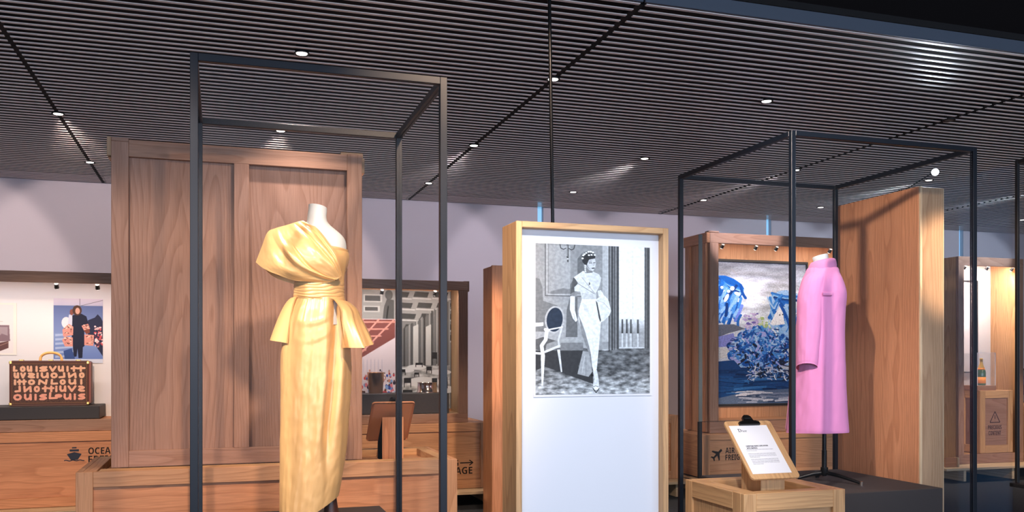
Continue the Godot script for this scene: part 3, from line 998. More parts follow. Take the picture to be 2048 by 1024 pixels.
# ================================================================ the setting
func build_room() -> void:
	var o := bx(null, "floor", M.carpet, -4.7, 11.4, -0.2, 0.0, -4.2, 9.75, 0, 0.0)
	structure(o, "dark grey carpet floor of the exhibition hall", "floor")
	o = bx(null, "wall_left", M.wall, -4.7, -4.5, 0.0, 3.95, -4.2, 9.75, 0, 0.0)
	structure(o, "plain pale wall at the left side of the hall", "wall")
	o = bx(null, "wall_right", M.wall, 11.2, 11.4, 0.0, 3.95, -4.2, 9.75, 0, 0.0)
	structure(o, "plain pale wall at the right end of the hall", "wall")
	# back wall in panels, with narrow lit slits between them
	var back := Node3D.new()
	back.name = "wall_back"
	add_child(back)
	structure(back, "long pale lavender grey wall behind the wooden crates", "wall")
	var edges := [-4.5, 0.435, 0.505, 3.415, 3.485, 6.40, 6.47, 9.375, 9.445, 11.2]
	for i in range(0, edges.size(), 2):
		bx(back, "wall_panel", M.wall, edges[i], edges[i + 1], 0.0, CEIL + 0.1, BACK, BACK + 0.2, 0, 0.0)
	for i in 4:
		var x: float = edges[i * 2 + 1]
		var s := bx(null, "window_%d" % (i + 1), M.slit, x, x + 0.07, 0.0, CEIL + 0.1, BACK + 0.06, BACK + 0.2, 1, 0.0)
		structure(s, ["narrow pale blue lit slit of the back wall behind the tall crate", "narrow pale blue lit slit of the back wall above the photograph panel", "narrow pale blue lit slit of the back wall above the painting case", "narrow pale blue lit slit of the back wall above the bottle case"][i], "window")
	# wall behind the viewer with three windows added for cool fill light
	var front := Node3D.new()
	front.name = "wall_front"
	add_child(front)
	structure(front, "pale wall behind the viewer with three wide added fill light windows", "wall")
	bx(front, "wall_panel", M.wall, -4.5, 11.2, 0.0, 0.45, -4.2, -4.0, 0, 0.0)
	bx(front, "wall_panel", M.wall, -4.5, 11.2, 3.05, 3.95, -4.2, -4.0, 0, 0.0)
	var xs := [-4.5, -4.35, -0.85, 0.45, 3.95, 5.25, 8.75, 11.2]
	for i in range(0, xs.size(), 2):
		bx(front, "wall_panel", M.wall, xs[i], xs[i + 1], 0.45, 3.05, -4.2, -4.0, 0, 0.0)
	for i in 3:
		var w := bx(null, "window_%d" % (i + 5), M.day, xs[i * 2 + 1], xs[i * 2 + 2], 0.45, 3.05, -4.12, -4.06, 0, 0.0)
		structure(w, "added wide window giving cool fill light behind the viewer", "window")
	# open dark ceiling in front of the slats
	var top := Node3D.new()
	top.name = "ceiling"
	add_child(top)
	structure(top, "dark ceiling with rows of slim grey brown slats", "ceiling")
	bx(top, "deck", M.deck, -4.7, 11.4, 3.95, 4.15, -4.2, 9.75, 0, 0.0)
	bx(top, "backing_board", M.void_dark, -4.5, 11.2, 3.076, 3.11, FASCIA - 0.012, BACK + 0.2, 0, 0.0)
	for q in [[3.0, 3.34], [1.2, 1.5]]:
		bx(top, "duct", M.duct, -4.4, 11.1, 3.62, 3.9, q[0], q[1], 0, 0.01)
	for x in [4.4, 5.6, 6.9]:
		bx(top, "crossbeam", M.duct, x, x + 0.12, 3.75, 3.95, -4.0, 3.8, 2, 0.01)
	# lighting track with heads (above the frame of the photograph)
	var heads := [[-1.0, 2.3, 0.44, 4.6, 1.35], [0.2, 2.0, 0.46, 4.6, 0.75], [1.3, 3.0, 0.55, 5.45, 2.2], [0.7, 1.4, 1.55, 3.62, 1.15], [1.7, 3.3, 3.76, 5.0, 1.25], [2.3, 3.6, 4.5, 5.3, 1.2], [1.6, 2.0, 2.66, 3.95, 0.75], [-1.6, 3.7, -1.6, 9.5, 2.2]]
	for q in heads:
		var from := P(q[0], 3.3, q[1])
		var dir := (P(q[2], q[4], q[3]) - from).normalized()
		var st := st_new()
		tube(st, [from - dir * 0.2, from - dir * 0.03], [0.04, 0.045], 14)
		tube(st, [from - dir * 0.12, Vector3(from.x, 3.62, from.z)], [0.008, 0.008], 8)
		mi("track_head", finish(st), M.black_metal, top)

func build_ceiling() -> void:
	var top: Node3D = get_node("ceiling")
	var st := st_new()
	cbox(st, Vector3.ZERO, Vector3(2.97, 0.005, 0.021), 0.0015, 0)
	var slat := st.commit()
	var n := int((BACK - FASCIA) / 0.075)
	var left := st_new()
	var made := 0
	for r in n:
		var d := FASCIA + 0.015 + r * 0.075
		for b in 5:
			var x: float = (SEAMS[b] + SEAMS[b + 1]) * 0.5
			var at := P(x, CEIL + 0.0025, d)
			var seen := b in [0, 1, 2, 3] and r < 62 and not (b == 0 and r < 15) and not (b == 3 and r > 68)
			if seen and made < 296 and not (b == 0 and r > 60):
				mi("slat", slat, M.slat, top, at)
				made += 1
			else:
				left.append_from(slat, 0, Transform3D(Basis(), at))
	var rest := mi("slat_field", left.commit(), M.slat, top)
	rest.set_meta("kind", "stuff")
	# carriers above the slats, seen as dark lines at the seams
	for x in [-1.06, 1.935, 4.945, 7.95]:
		bx(top, "carrier", M.void_dark, x - 0.02, x + 0.02, 3.006, 3.03, FASCIA + 0.03, BACK, 2, 0.0)
	for b in 5:
		var f := bx(null, "trim_%d" % (b + 1), M.fascia, SEAMS[b] + 0.005, SEAMS[b + 1] - 0.005, CEIL + 0.004, CEIL + 0.072, FASCIA - 0.014, FASCIA - 0.001, 0, 0.002)
		structure(f, "blue grey edge board closing the front of the slatted ceiling", "trim")

func build_downlights() -> void:
	var ring := lathe([Vector2(0.030, 0.05), Vector2(0.030, 0.004), Vector2(0.043, -0.002), Vector2(0.043, 0.003), Vector2(0.034, 0.05)], 28)
	var lens := lathe([Vector2(0.0302, 0.0), Vector2(0.0302, 0.012)], 24)
	var cols := [-1.06, 0.44, 1.935, 3.44, 4.945, 6.43, 7.95, 9.36, -2.56]
	var rows := [5.13, 6.92, 8.54]
	var words := {
		Vector2i(1, 0): "round downlight above the front beam of the vitrine round the golden gown",
		Vector2i(2, 0): "round downlight in the slatted ceiling right beside the thin hanging rod",
		Vector2i(3, 0): "lone round downlight left of the front corner of the coat vitrine",
		Vector2i(4, 0): "unlit round downlight in the slats above the far corner of the coat vitrine",
		Vector2i(0, 1): "large round downlight on the ceiling seam left of the tall crate",
		Vector2i(1, 1): "round downlight just under the rear beam of the gown vitrine",
		Vector2i(2, 1): "round downlight on the ceiling seam between gown vitrine and hanging rod",
		Vector2i(3, 1): "round downlight in mid ceiling right of the hanging rod",
		Vector2i(4, 1): "small downlight half hidden behind the near post of the coat vitrine",
		Vector2i(5, 1): "round downlight close below the glaring arm spotlight",
		Vector2i(8, 1): "added wall lighting downlight of the middle row just beyond the left picture edge",  # this and the next two are added to light the wall ends
		Vector2i(6, 1): "added wall lighting downlight of the middle row just beyond the right picture edge",
		Vector2i(7, 1): "farthest right added wall lighting downlight of the middle row outside the picture",
		Vector2i(0, 2): "small downlight near the upper left corner of the tall crate",
		Vector2i(2, 2): "small downlight on the seam right behind the gown vitrine's right post",
		Vector2i(3, 2): "small downlight above the photograph panel near the back wall",
		Vector2i(4, 2): "small downlight under the rear beam of the coat vitrine at its left",
		Vector2i(5, 2): "small downlight above the painting case near the coat vitrine's rear post",
		Vector2i(7, 2): "dim downlight seen through the glass sheet coloured with a blue reflection at far right",
	}
	for c in cols.size():
		for r in rows.size():
			if not words.has(Vector2i(c, r)):
				continue
			var at := P(cols[c], CEIL - 0.004, rows[r])
			var o := thing("downlight", words[Vector2i(c, r)], "downlight", at, 0, "round ceiling downlights")
			var off := c == 4 and r == 0
			mi("trim_ring", ring, M.black, o)
			mi("lens", lens, M.black_metal if off else M.bulb, o)
			if not off:
				var beam := Color(1.0, 0.92, 0.88)
				if r == 1:   # the middle row is turned towards the back wall
					beam = Color(1.0, 0.90, 0.87) if c < 2 or c == 8 else (Color(0.98, 0.93, 0.98) if c < 5 else Color(0.86, 0.92, 1.0))
					spot("downlight_beam", at + Vector3(0, -0.012, 0), P(at.x, 1.95, BACK), 26.5, 4.2 if c < 2 or c == 8 else 3.0, beam, 0.03, 0.25)
				else:
					spot("downlight_beam", at + Vector3(0, -0.012, 0), at + Vector3(0, -2, 0.001), 45, 1.6, beam, 0.03, 0.8)

# ================================================================ crates and cases
# crate with framed front (rails, stiles, recessed panel), sides, back and top
func crate(o: Node3D, x0: float, x1: float, y0: float, y1: float, d0: float, d1: float, rail: float, stile: float, m: Material, m2: Material, lid := true, side_frames := false) -> void:
	var rec := 0.008
	bx(o, "top_rail", m, x0 + stile, x1 - stile, y1 - rail, y1, d0, d0 + 0.03, 0)
	bx(o, "bottom_rail", m, x0 + stile, x1 - stile, y0, y0 + rail, d0, d0 + 0.03, 0)
	bx(o, "stile", m, x0, x0 + stile - 0.0008, y0, y1, d0, d0 + 0.03, 1)
	bx(o, "stile", m, x1 - stile + 0.0008, x1, y0, y1, d0, d0 + 0.03, 1)
	bx(o, "front_panel", m2, x0 + 0.02, x1 - 0.02, y0 + 0.02, y1 - 0.03, d0 + 0.03 + rec - 0.018, d0 + 0.03 + rec, 0, 0.0)
	for s in 2:
		var xa := x0 if s == 0 else x1 - 0.03
		if side_frames:
			bx(o, "side_rail", m, xa, xa + 0.03, y1 - rail, y1, d0 + 0.031 + stile, d1 - stile, 2)
			bx(o, "side_rail", m, xa, xa + 0.03, y0, y0 + rail, d0 + 0.031 + stile, d1 - stile, 2)
			bx(o, "side_stile", m, xa, xa + 0.03, y0, y1, d0 + 0.031, d0 + 0.03 + stile, 1)
			bx(o, "side_stile", m, xa, xa + 0.03, y0, y1, d1 - stile + 0.001, d1, 1)
			bx(o, "side_panel", m2, xa + 0.012, xa + 0.018, y0 + 0.02, y1 - 0.03, d0 + 0.05, d1 - 0.02, 1, 0.0)
		else:
			bx(o, "side_panel", m, xa, xa + 0.03, y0, y1, d0 + 0.031, d1, 2)
	bx(o, "back_panel", m, x0 + 0.031, x1 - 0.031, y0, y1, d1 - 0.02, d1, 0)
	if lid:
		bx(o, "top_panel", m2, x0 + 0.031, x1 - 0.031, y1 - 0.02, y1 - 0.001, d0 + 0.031, d1 - 0.021, 0)

func bench(label: String, x0: float, x1: float, legs: Array) -> void:
	var o := thing("bench", label, "bench", P((x0 + x1) / 2, 0, 7.95), 0, "low plywood benches along the back wall")
	bx(o, "top_board", W.edge, x0, x1, 0.125, 0.15, 7.5, 8.45, 0)
	for x in legs:
		bx(o, "leg", W.edge, x - 0.017, x + 0.017, 0.0, 0.1245, 7.56, 8.4, 2)

func case_spots(o_label: String, spots: Array, y: float, d: float, place: Array) -> void:
	for i in spots.size():
		var at := P(spots[i], y, d)
		var o := thing("case_spotlight", "tiny black spotlight under the lintel of %s, %s" % [o_label, place[i]], "spotlight", at, 0, "tiny spotlights inside the display cases")
		var st := st_new()
		tube(st, [Vector3(0, 0.03, 0), Vector3(0, 0.016, 0)], [0.007, 0.007], 10)
		mi("stem", finish(st), M.black, o)
		st = st_new()
		tube(st, [Vector3(0, 0.018, 0.012), Vector3(0, -0.012, -0.016)], [0.016, 0.018], 14)
		mi("head", finish(st), M.black, o)
		mi("lens", lathe([Vector2(0.013, 0.0), Vector2(0.013, 0.003)], 14), M.bulb, o, Vector3(0, -0.0135, -0.0175), Vector3(-137, 0, 0))
		spot("case_spot", at + Vector3(0, -0.03, -0.035), at + Vector3(0, -1.0, -0.30), 58, 0.05, Color(1.0, 0.92, 0.84), 0.02, 0.9)

# open display case: lintel, side walls, back panel, base board, top
func display_case(o: Node3D, x0: float, x1: float, y0: float, y1: float, d0: float, d1: float, lintel: float, post: float, base: float, m: Material, inner: Material, back: Material, glow := 1.2) -> void:
	# added fill strip hidden behind the lintel, shining down and onto the back
	bx(o, "fill_strip", M.strip, x0 + 0.08, x1 - 0.08, y1 - lintel + 0.03, y1 - lintel + 0.04, d0 + 0.0415, d0 + 0.0615, 0, 0.001)
	var l := AreaLight3D.new()
	l.name = numbered("fill_strip_light")
	l.area_size = Vector2(x1 - x0 - 0.16, 0.02)
	l.light_energy = glow
	l.light_color = Color(1.0, 0.93, 0.88)
	l.area_normalize_energy = true
	l.shadow_enabled = true
	add_child(l, true)
	l.position = P((x0 + x1) * 0.5, y1 - lintel + 0.027, d0 + 0.0515)
	l.rotation_degrees.x = -80.0
	bx(o, "lintel", m, x0, x1, y1 - lintel, y1, d0, d0 + 0.04, 0)
	bx(o, "base_board", m, x0, x1, y0, y0 + base, d0, d0 + 0.04, 0)
	bx(o, "post", m, x0, x0 + post, y0 + base + 0.0005, y1 - lintel - 0.0005, d0, d0 + 0.04, 1)
	bx(o, "post", m, x1 - post, x1, y0 + base + 0.0005, y1 - lintel - 0.0005, d0, d0 + 0.04, 1)
	bx(o, "side_wall", inner, x0 + 0.002, x0 + 0.03, y0, y1, d0 + 0.041, d1, 1)
	bx(o, "side_wall", inner, x1 - 0.03, x1 - 0.002, y0, y1, d0 + 0.041, d1, 1)
	bx(o, "shelf", inner, x0 + 0.031, x1 - 0.031, y0, y0 + base - 0.005, d0 + 0.041, d1 - 0.021, 0)
	bx(o, "top_board", inner, x0 + 0.031, x1 - 0.031, y1 - 0.022, y1 - 0.002, d0 + 0.041, d1 - 0.021, 0)
	bx(o, "back_panel", back, x0 + 0.031, x1 - 0.031, y0, y1 - 0.002, d1 - 0.02, d1, 1)

func hang(called: String, mat: Material, x0: float, x1: float, y0: float, y1: float, d: float, parent: Node = null, t := 0.004) -> MeshInstance3D:
	var at := P((x0 + x1) / 2, (y0 + y1) / 2, d)
	if parent:
		at -= (parent as Node3D).position
	return mi(called, sheet(x1 - x0, y1 - y0, t), mat, parent, at)

func build_back_row() -> void:
	bench("low plywood bench under the ocean freight crate at far left", -3.4, -0.25, [-3.2, -1.7, -0.4])
	bench("low plywood bench under the crates behind the gown and the photograph panel", 0.2, 4.25, [0.4, 2.3, 4.10])
	bench("low plywood bench under the air freight crate", 4.3, 6.7, [4.45, 5.6, 6.6])
	bench("low plywood bench at far right carrying the bottle case", 7.2, 10.2, [7.50, 8.155, 9.6])
	# -- far left: crate with the ship sign, white-backed case with a painted suitcase
	var o := thing("shipping_crate", "wide wooden crate with the ship sign at far left", "crate", P(-1.8, 0.15, 8.0))
	crate(o, -3.2, -0.35, 0.152, 0.73, 7.72, 8.4, 0.075, 0.08, W.cherry_a, W.cherry)
	var hull := PackedVector2Array([Vector2(-0.053, 0.016), Vector2(0, 0.032), Vector2(0.053, 0.016), Vector2(0.024, -0.030), Vector2(-0.024, -0.030)])
	mi("ship_emblem", plate(hull, 0.001), M.paint_blue, o, P(-1.072, 0.538, 7.7395) - o.position)
	for q in [[-0.033, 0.033, 0.036, 0.053], [-0.016, 0.016, 0.060, 0.070]]:
		var pl := PackedVector2Array([Vector2(q[0], q[2]), Vector2(q[1], q[2]), Vector2(q[1], q[3]), Vector2(q[0], q[3])])
		mi("ship_emblem", plate(pl, 0.001), M.paint_blue, o, P(-1.072, 0.538, 7.7395) - o.position)
	var wave := []
	for i in 21:
		wave.append(Vector2(-0.072 + i * 0.0072, -0.034 + 0.0035 * sin(i * 0.9)))
	mi("ship_emblem", plate(stroke_plate(wave, 0.007), 0.001), M.paint_blue, o, P(-1.072, 0.538, 7.7395) - o.position)
	lettering(o, "OCEAN", P(-0.972, 0.549, 7.7395) - o.position, 0.052, 0.205)
	lettering(o, "FREIGHT", P(-0.972, 0.485, 7.7395) - o.position, 0.052, 0.285)
	o = thing("display_case", "open wooden case with white back holding the painted suitcase", "display case", P(-1.8, 0.73, 8.0))
	display_case(o, -3.0, -0.45, 0.732, 1.975, 7.75, 8.24, 0.085, 0.08, 0.09, W.oak_dark, W.cherry, M.panel_white, 1.1)
	tag(hang("photo_print", print_runway(), -1.293, -0.921, 1.262, 1.797, 8.219), "colour photograph of a walker in dark coat with bags, above the suitcase", "photo print")
	tag(hang("page_print", print_trunk_page(), -2.02, -1.564, 1.328, 1.752, 8.219), "cream printed page showing an open trunk, cut by the left picture edge", "print")
	var r := bx(null, "riser", M.riser, -2.6, -0.9, 0.824, 0.924, 7.81, 8.21, 0, 0.003)
	tag(r, "black riser under the painted suitcase", "riser")
	build_suitcase()
	case_spots("the suitcase case", [-1.21, -0.916], 1.868, 7.82, ["above the runway photograph's left edge", "near the tall crate"])
	# -- crate and case behind the gown
	o = thing("shipping_crate", "wooden crate with arrow sign, behind the low crate and the gown vitrine", "crate", P(1.2, 0.15, 8.0))
	crate(o, 0.3, 2.30, 0.152, 0.73, 7.70, 8.4, 0.075, 0.085, W.oak, W.oak_b)
	lettering(o, "G", P(1.965, 0.350, 7.7195) - o.position, 0.052, 0.052)
	lettering(o, "AGE", P(1.99, 0.276, 7.7195) - o.position, 0.062, 0.155)
	var ar := P(2.022, 0.366, 7.7195) - o.position
	mi("arrow_emblem", plate(PackedVector2Array([Vector2(0.01, 0.004), Vector2(0.118, 0.004), Vector2(0.118, 0.014), Vector2(0.01, 0.014)]), 0.001), M.paint, o, ar)
	mi("arrow_emblem", plate(stroke_plate([Vector2(0.095, 0.032), Vector2(0.128, 0.009), Vector2(0.095, -0.014)], 0.009), 0.001), M.paint, o, ar)
	o = thing("display_case", "open wooden case with dining hall pictures, behind the gown vitrine", "display case", P(1.2, 0.73, 8.0))
	display_case(o, 0.35, 2.11, 0.732, 1.985, 7.74, 8.24, 0.08, 0.085, 0.08, W.oak_dark, W.ash, W.oak)
	bx(o, "corner_cap", W.oak_dark, 2.085, 2.135, 1.90, 1.992, 7.785, 7.9, 1)
	tag(hang("photo_print", print_hall(), 0.39, 2.075, 0.83, 1.93, 8.219), "large print of a dining hall, part grey and part colour, behind the bucket", "photo print")
	r = bx(null, "riser", M.riser, 0.45, 1.96, 0.813, 0.99, 7.83, 8.15, 0, 0.003)
	tag(r, "black riser under the copper bucket and silver bowl", "riser")
	o = thing("ice_bucket", "tall copper ice bucket on the black riser in the hall picture case", "bucket", P(1.325, 0.99, 7.97))
	mi("body", lathe([Vector2(0.058, 0.0), Vector2(0.062, 0.004), Vector2(0.075, 0.18), Vector2(0.078, 0.185), Vector2(0.075, 0.188), Vector2(0.070, 0.185), Vector2(0.058, 0.01)], 36), M.copper, o)
	for s in [-1.0, 1.0]:
		mi("handle", tube_mesh([Vector3(s * 0.075, 0.155, 0), Vector3(s * 0.088, 0.15, 0), Vector3(s * 0.088, 0.125, 0), Vector3(s * 0.073, 0.118, 0)], 0.004, 8), M.copper, o)
	o = thing("silver_bowl", "low silver bowl on the black riser, right of the copper bucket", "bowl", P(1.79, 0.99, 7.97))
	mi("body", lathe([Vector2(0.096, 0.0), Vector2(0.10, 0.003), Vector2(0.092, 0.012), Vector2(0.085, 0.09), Vector2(0.087, 0.094), Vector2(0.082, 0.094), Vector2(0.08, 0.012)], 40), M.silver, o)
	mi("rim", lathe([Vector2(0.082, 0.088), Vector2(0.089, 0.09), Vector2(0.089, 0.096), Vector2(0.082, 0.096)], 40), M.silver, o)
	case_spots("the dining hall case", [1.355, 1.828], 1.88, 7.82, ["left one", "right one"])
	# -- crate whose end shows between photograph panel and coat vitrine
	o = thing("shipping_crate", "plain wooden crate half hidden behind the photograph panel's right side", "crate", P(3.3, 0.15, 8.0))
	crate(o, 2.5, 4.19, 0.152, 0.757, 7.70, 8.4, 0.075, 0.085, W.oak, W.cherry_a)
	# -- painting case on the aeroplane crate
	o = thing("shipping_crate", "wooden crate with the aeroplane sign under the painting case", "crate", P(5.4, 0.15, 8.0))
	crate(o, 4.37, 6.55, 0.165, 0.57, 7.6, 8.3, 0.055, 0.10, W.oak_b, W.oak)
	var plane := PackedVector2Array()
	for q in [[0.062, 0.006], [0.056, 0.011], [0.024, 0.010], [-0.012, 0.056], [-0.026, 0.056], [-0.006, 0.010], [-0.040, 0.008], [-0.054, 0.026], [-0.064, 0.026], [-0.056, 0.0], [-0.064, -0.026], [-0.054, -0.026], [-0.040, -0.008], [-0.006, -0.010], [-0.026, -0.056], [-0.012, -0.056], [0.024, -0.010], [0.056, -0.011], [0.062, -0.006]]:
		plane.append(Vector2(q[0], q[1]).rotated(0.72) * 1.08)
	mi("plane_emblem", plate(plane, 0.001), M.paint, o, P(4.558, 0.378, 7.6195) - o.position)
	lettering(o, "AIR", P(4.649, 0.384, 7.6195) - o.position, 0.055, 0.103)
	lettering(o, "FREIGHT", P(4.649, 0.318, 7.6195) - o.position, 0.055, 0.235)
	o = thing("display_case", "tall open wooden case holding the blue painting", "display case", P(5.4, 0.57, 8.0))
	display_case(o, 4.551, 6.40, 0.571, 2.53, 7.74, 8.19, 0.10, 0.095, 0.12, W.oak_dark, W.oak, W.oak_b, 1.0)
	for q in [[7.782, 7.87], [8.10, 8.19]]:
		bx(o, "side_stile", W.cherry_a, 4.527, 4.5515, 0.58, 2.43, q[0], q[1], 1)
	bx(o, "side_rail", W.cherry_a, 4.515, 4.5515, 2.43, 2.53, 7.742, 8.2, 2)
	bx(o, "corner_cap", W.oak_dark, 4.53, 4.65, 2.531, 2.545, 7.735, 7.80, 0)
	o = thing("painting", "abstract blue and white painting in a thin black frame", "painting", P(5.41, 0.83, 8.16))
	var cv := mi("canvas", sheet(1.07, 1.47, 0.02), print_painting(), o, P(5.415, 1.565, 8.168) - o.position)
	tag(cv, "")
	for q in [[4.865, 5.965, 2.30, 2.325], [4.865, 5.965, 0.805, 0.83]]:
		bx(o, "frame_rail", M.black, q[0], q[1], q[2], q[3], 8.13, 8.168, 0)
	for q in [[4.865, 4.882], [5.948, 5.965]]:
		bx(o, "frame_rail", M.black, q[0], q[1], 0.83, 2.30, 8.13, 8.168, 1)
	case_spots("the painting case", [4.739, 5.121, 5.36, 6.003], 2.41, 7.82, ["beside its left post", "second from its left post", "beside the coat vitrine's near post", "above the coat"])
	# -- slim screen added in place of a reflection before the aeroplane crate
	o = thing("reflection_screen", "slim screen standing in for a reflection, with black lower post, before the air freight crate", "screen", P(3.73, 0, 6.5))
	bx(o, "post", M.black, 3.717, 3.745, 0.0, 0.785, 6.49, 6.52, 1)
	bx(o, "rail", M.black, 3.746, 5.3, 0.782, 0.785, 6.5, 6.508, 0, 0.001)
	var gs := glass(Color(0.42, 0.47, 0.47, 0.75), 0.4)
	bx(o, "reflection_strip", gs, 3.715, 3.747, 0.786, 2.31, 6.49, 6.50, 1, 0.001)
	bx(o, "pane", M.glass, 3.748, 5.3, 0.02, 0.777, 6.501, 6.507, 1, 0.0)
	# -- bottle case
	o = thing("display_case", "tall open wooden case at far right holding the bottle", "display case", P(8.0, 0.15, 8.0))
	display_case(o, 7.63, 8.54, 0.152, 2.41, 7.78, 8.22, 0.095, 0.075, 0.10, W.oak_dark, W.honey_a, M.panel_white, 2.0)
	o = thing("bracket_board", "short wooden board on the bench left of the bottle case", "board", P(7.5, 0.15, 7.65))
	bx(o, "board", W.cherry_a, 7.30, 7.45, 0.15, 0.25, 7.62, 7.64, 0)
	bx(o, "end_cleat", W.edge, 7.451, 7.465, 0.15, 0.25, 7.60, 7.66, 1)
	o = thing("sign_crate", "upright wooden crate with warning triangle sign inside the bottle case", "crate", P(8.2, 0.252, 7.95))
	crate(o, 7.98, 8.44, 0.254, 0.945, 7.83, 8.12, 0.085, 0.07, W.honey, W.oak_dark, true, true)
	var tri := P(8.205, 0.64, 7.8495) - o.position
	var tp := [Vector2(-0.07, -0.05), Vector2(0.07, -0.05), Vector2(0, 0.07)]
	for i in 3:
		mi("warning_emblem", plate(stroke_plate([tp[i], tp[(i + 1) % 3]], 0.009), 0.001), M.paint_faded, o, tri)
	mi("warning_emblem", plate(stroke_plate([Vector2(0, 0.03), Vector2(0, -0.012)], 0.009), 0.001), M.paint_faded, o, tri)
	mi("warning_emblem", plate(stroke_plate([Vector2(-0.001, -0.03), Vector2(0.001, -0.03)], 0.009), 0.001), M.paint_faded, o, tri)
	lettering(o, "PRECIOUS", P(8.108, 0.512, 7.8495) - o.position, 0.048, 0.19, M.paint_faded)
	lettering(o, "CONTENT", P(8.115, 0.448, 7.8495) - o.position, 0.048, 0.175, M.paint_faded)
	o = thing("acrylic_case", "clear acrylic cover on dark base over the bottle", "display cover", P(8.08, 0.945, 7.97))
	bx(o, "base", W.oak_dark, 7.96, 8.225, 0.946, 1.0, 7.85, 8.10, 0)
	for q in [[7.965, 7.968, 7.86, 8.09], [8.217, 8.22, 7.86, 8.09], [7.969, 8.216, 7.86, 7.863], [7.969, 8.216, 8.087, 8.09]]:
		bx(o, "pane", M.acrylic, q[0], q[1], 1.001, 1.355, q[2], q[3], 1, 0.0)
	bx(o, "top_pane", M.acrylic, 7.965, 8.22, 1.356, 1.359, 7.86, 8.09, 0, 0.0)
	for q in [[8.214, 8.221, 7.858], [7.962, 7.968, 7.858], [8.214, 8.221, 8.086]]:
		bx(o, "edge", M.acrylic_edge, q[0], q[1], 1.001, 1.359, q[2] - 0.003, q[2], 1, 0.0)
	bx(o, "edge", M.acrylic_edge, 7.962, 8.221, 1.3595, 1.364, 7.855, 7.859, 0, 0.0)
	o = thing("bottle", "green champagne bottle with yellow label under the clear cover", "bottle", P(8.115, 1.001, 7.95))
	var green := std(Color(0.16, 0.36, 0.13), 0.12, 0.0, 0.6)
	var bb := mi("body", lathe([Vector2(0.042, 0.0), Vector2(0.046, 0.006), Vector2(0.046, 0.135), Vector2(0.043, 0.16), Vector2(0.033, 0.195), Vector2(0.02, 0.228), Vector2(0.0155, 0.25), Vector2(0.0145, 0.262)], 30), green, o)
	var gold := std(Color(0.90, 0.74, 0.35), 0.3, 0.5)
	mi("foil", lathe([Vector2(0.0335, 0.196), Vector2(0.0205, 0.229), Vector2(0.016, 0.25), Vector2(0.0155, 0.283), Vector2(0.0185, 0.285), Vector2(0.0185, 0.295), Vector2(0.013, 0.302)], 30), gold, o)
	var yellow := std(Color(1.0, 0.62, 0.03), 0.5)
	mi("front_label", lathe([Vector2(0.0462, 0.022), Vector2(0.0467, 0.022), Vector2(0.0467, 0.092), Vector2(0.0462, 0.092)], 30), yellow, bb)
	mi("neck_label", lathe([Vector2(0.0395, 0.172), Vector2(0.0400, 0.172), Vector2(0.0335, 0.1945), Vector2(0.033, 0.1945)], 30), yellow, bb)
	o = thing("picture_frame", "narrow black picture frame on the white back of the bottle case", "picture", P(8.0, 1.2, 8.19))
	hang("sheet", std(Color(0.86, 0.85, 0.87)), 7.80, 8.283, 1.15, 2.18, 8.198, o)
	for q in [[7.79, 8.30, 2.18, 2.195], [7.79, 8.30, 1.135, 1.15]]:
		bx(o, "frame_rail", M.black, q[0], q[1], q[2], q[3], 8.175, 8.199, 0)
	for q in [[7.79, 7.80], [8.284, 8.30]]:
		bx(o, "frame_rail", M.black, q[0], q[1], 1.15, 2.18, 8.175, 8.199, 1)
	case_spots("the bottle case", [7.793, 8.107, 8.463], 2.30, 7.86, ["beside its left post", "middle one", "at its right side wall"])
	# -- beyond: crate with a framed picture leaning on it
	o = thing("shipping_crate", "plain wooden crate at the right picture edge beyond the bottle case", "crate", P(9.1, 0.15, 8.0))
	crate(o, 8.58, 9.9, 0.152, 0.765, 7.72, 8.35, 0.07, 0.08, W.honey, W.oak)
	o = thing("picture_frame", "grey framed colour picture standing on the crate at the right edge", "picture", P(8.9, 0.77, 8.1))
	var pr := Print.new(80, 60, Rect2(0, 0, 80, 60), Color(0.42, 0.44, 0.58))
	pr.ell(14, 20, 6, 8, Color(0.85, 0.68, 0.6))
	pr.poly([4, 30, 24, 28, 28, 60, 2, 60], Color(0.86, 0.85, 0.9))
	pr.ell(44, 18, 6, 8, Color(0.75, 0.55, 0.48))
	pr.poly([34, 28, 56, 28, 60, 60, 32, 60], Color(0.25, 0.26, 0.38))
	var gf := std(Color(0.52, 0.54, 0.53), 0.5)
	hang("picture", pr.done(), 8.60, 9.15, 0.88, 1.10, 8.06, o)
	bx(o, "frame_rail", gf, 8.55, 9.2, 1.10, 1.165, 8.04, 8.064, 0)
	bx(o, "frame_rail", gf, 8.55, 9.2, 0.80, 0.88, 8.04, 8.064, 0)
	bx(o, "frame_rail", gf, 8.55, 8.60, 0.88, 1.10, 8.04, 8.064, 1)
	bx(o, "frame_rail", gf, 9.15, 9.2, 0.88, 1.10, 8.04, 8.064, 1)
	bx(o, "ledge", M.black, 8.55, 9.2, 1.166, 1.185, 8.03, 8.064, 0)
	bx(o, "foot", M.black, 8.6, 9.15, 0.766, 0.80, 8.03, 8.08, 0)
	tag(bx(null, "wood_block", W.honey, 8.62, 8.75, 0.766, 0.80, 7.85, 7.93, 0, 0.004), "small honey wood block on the crate at the right edge", "block")

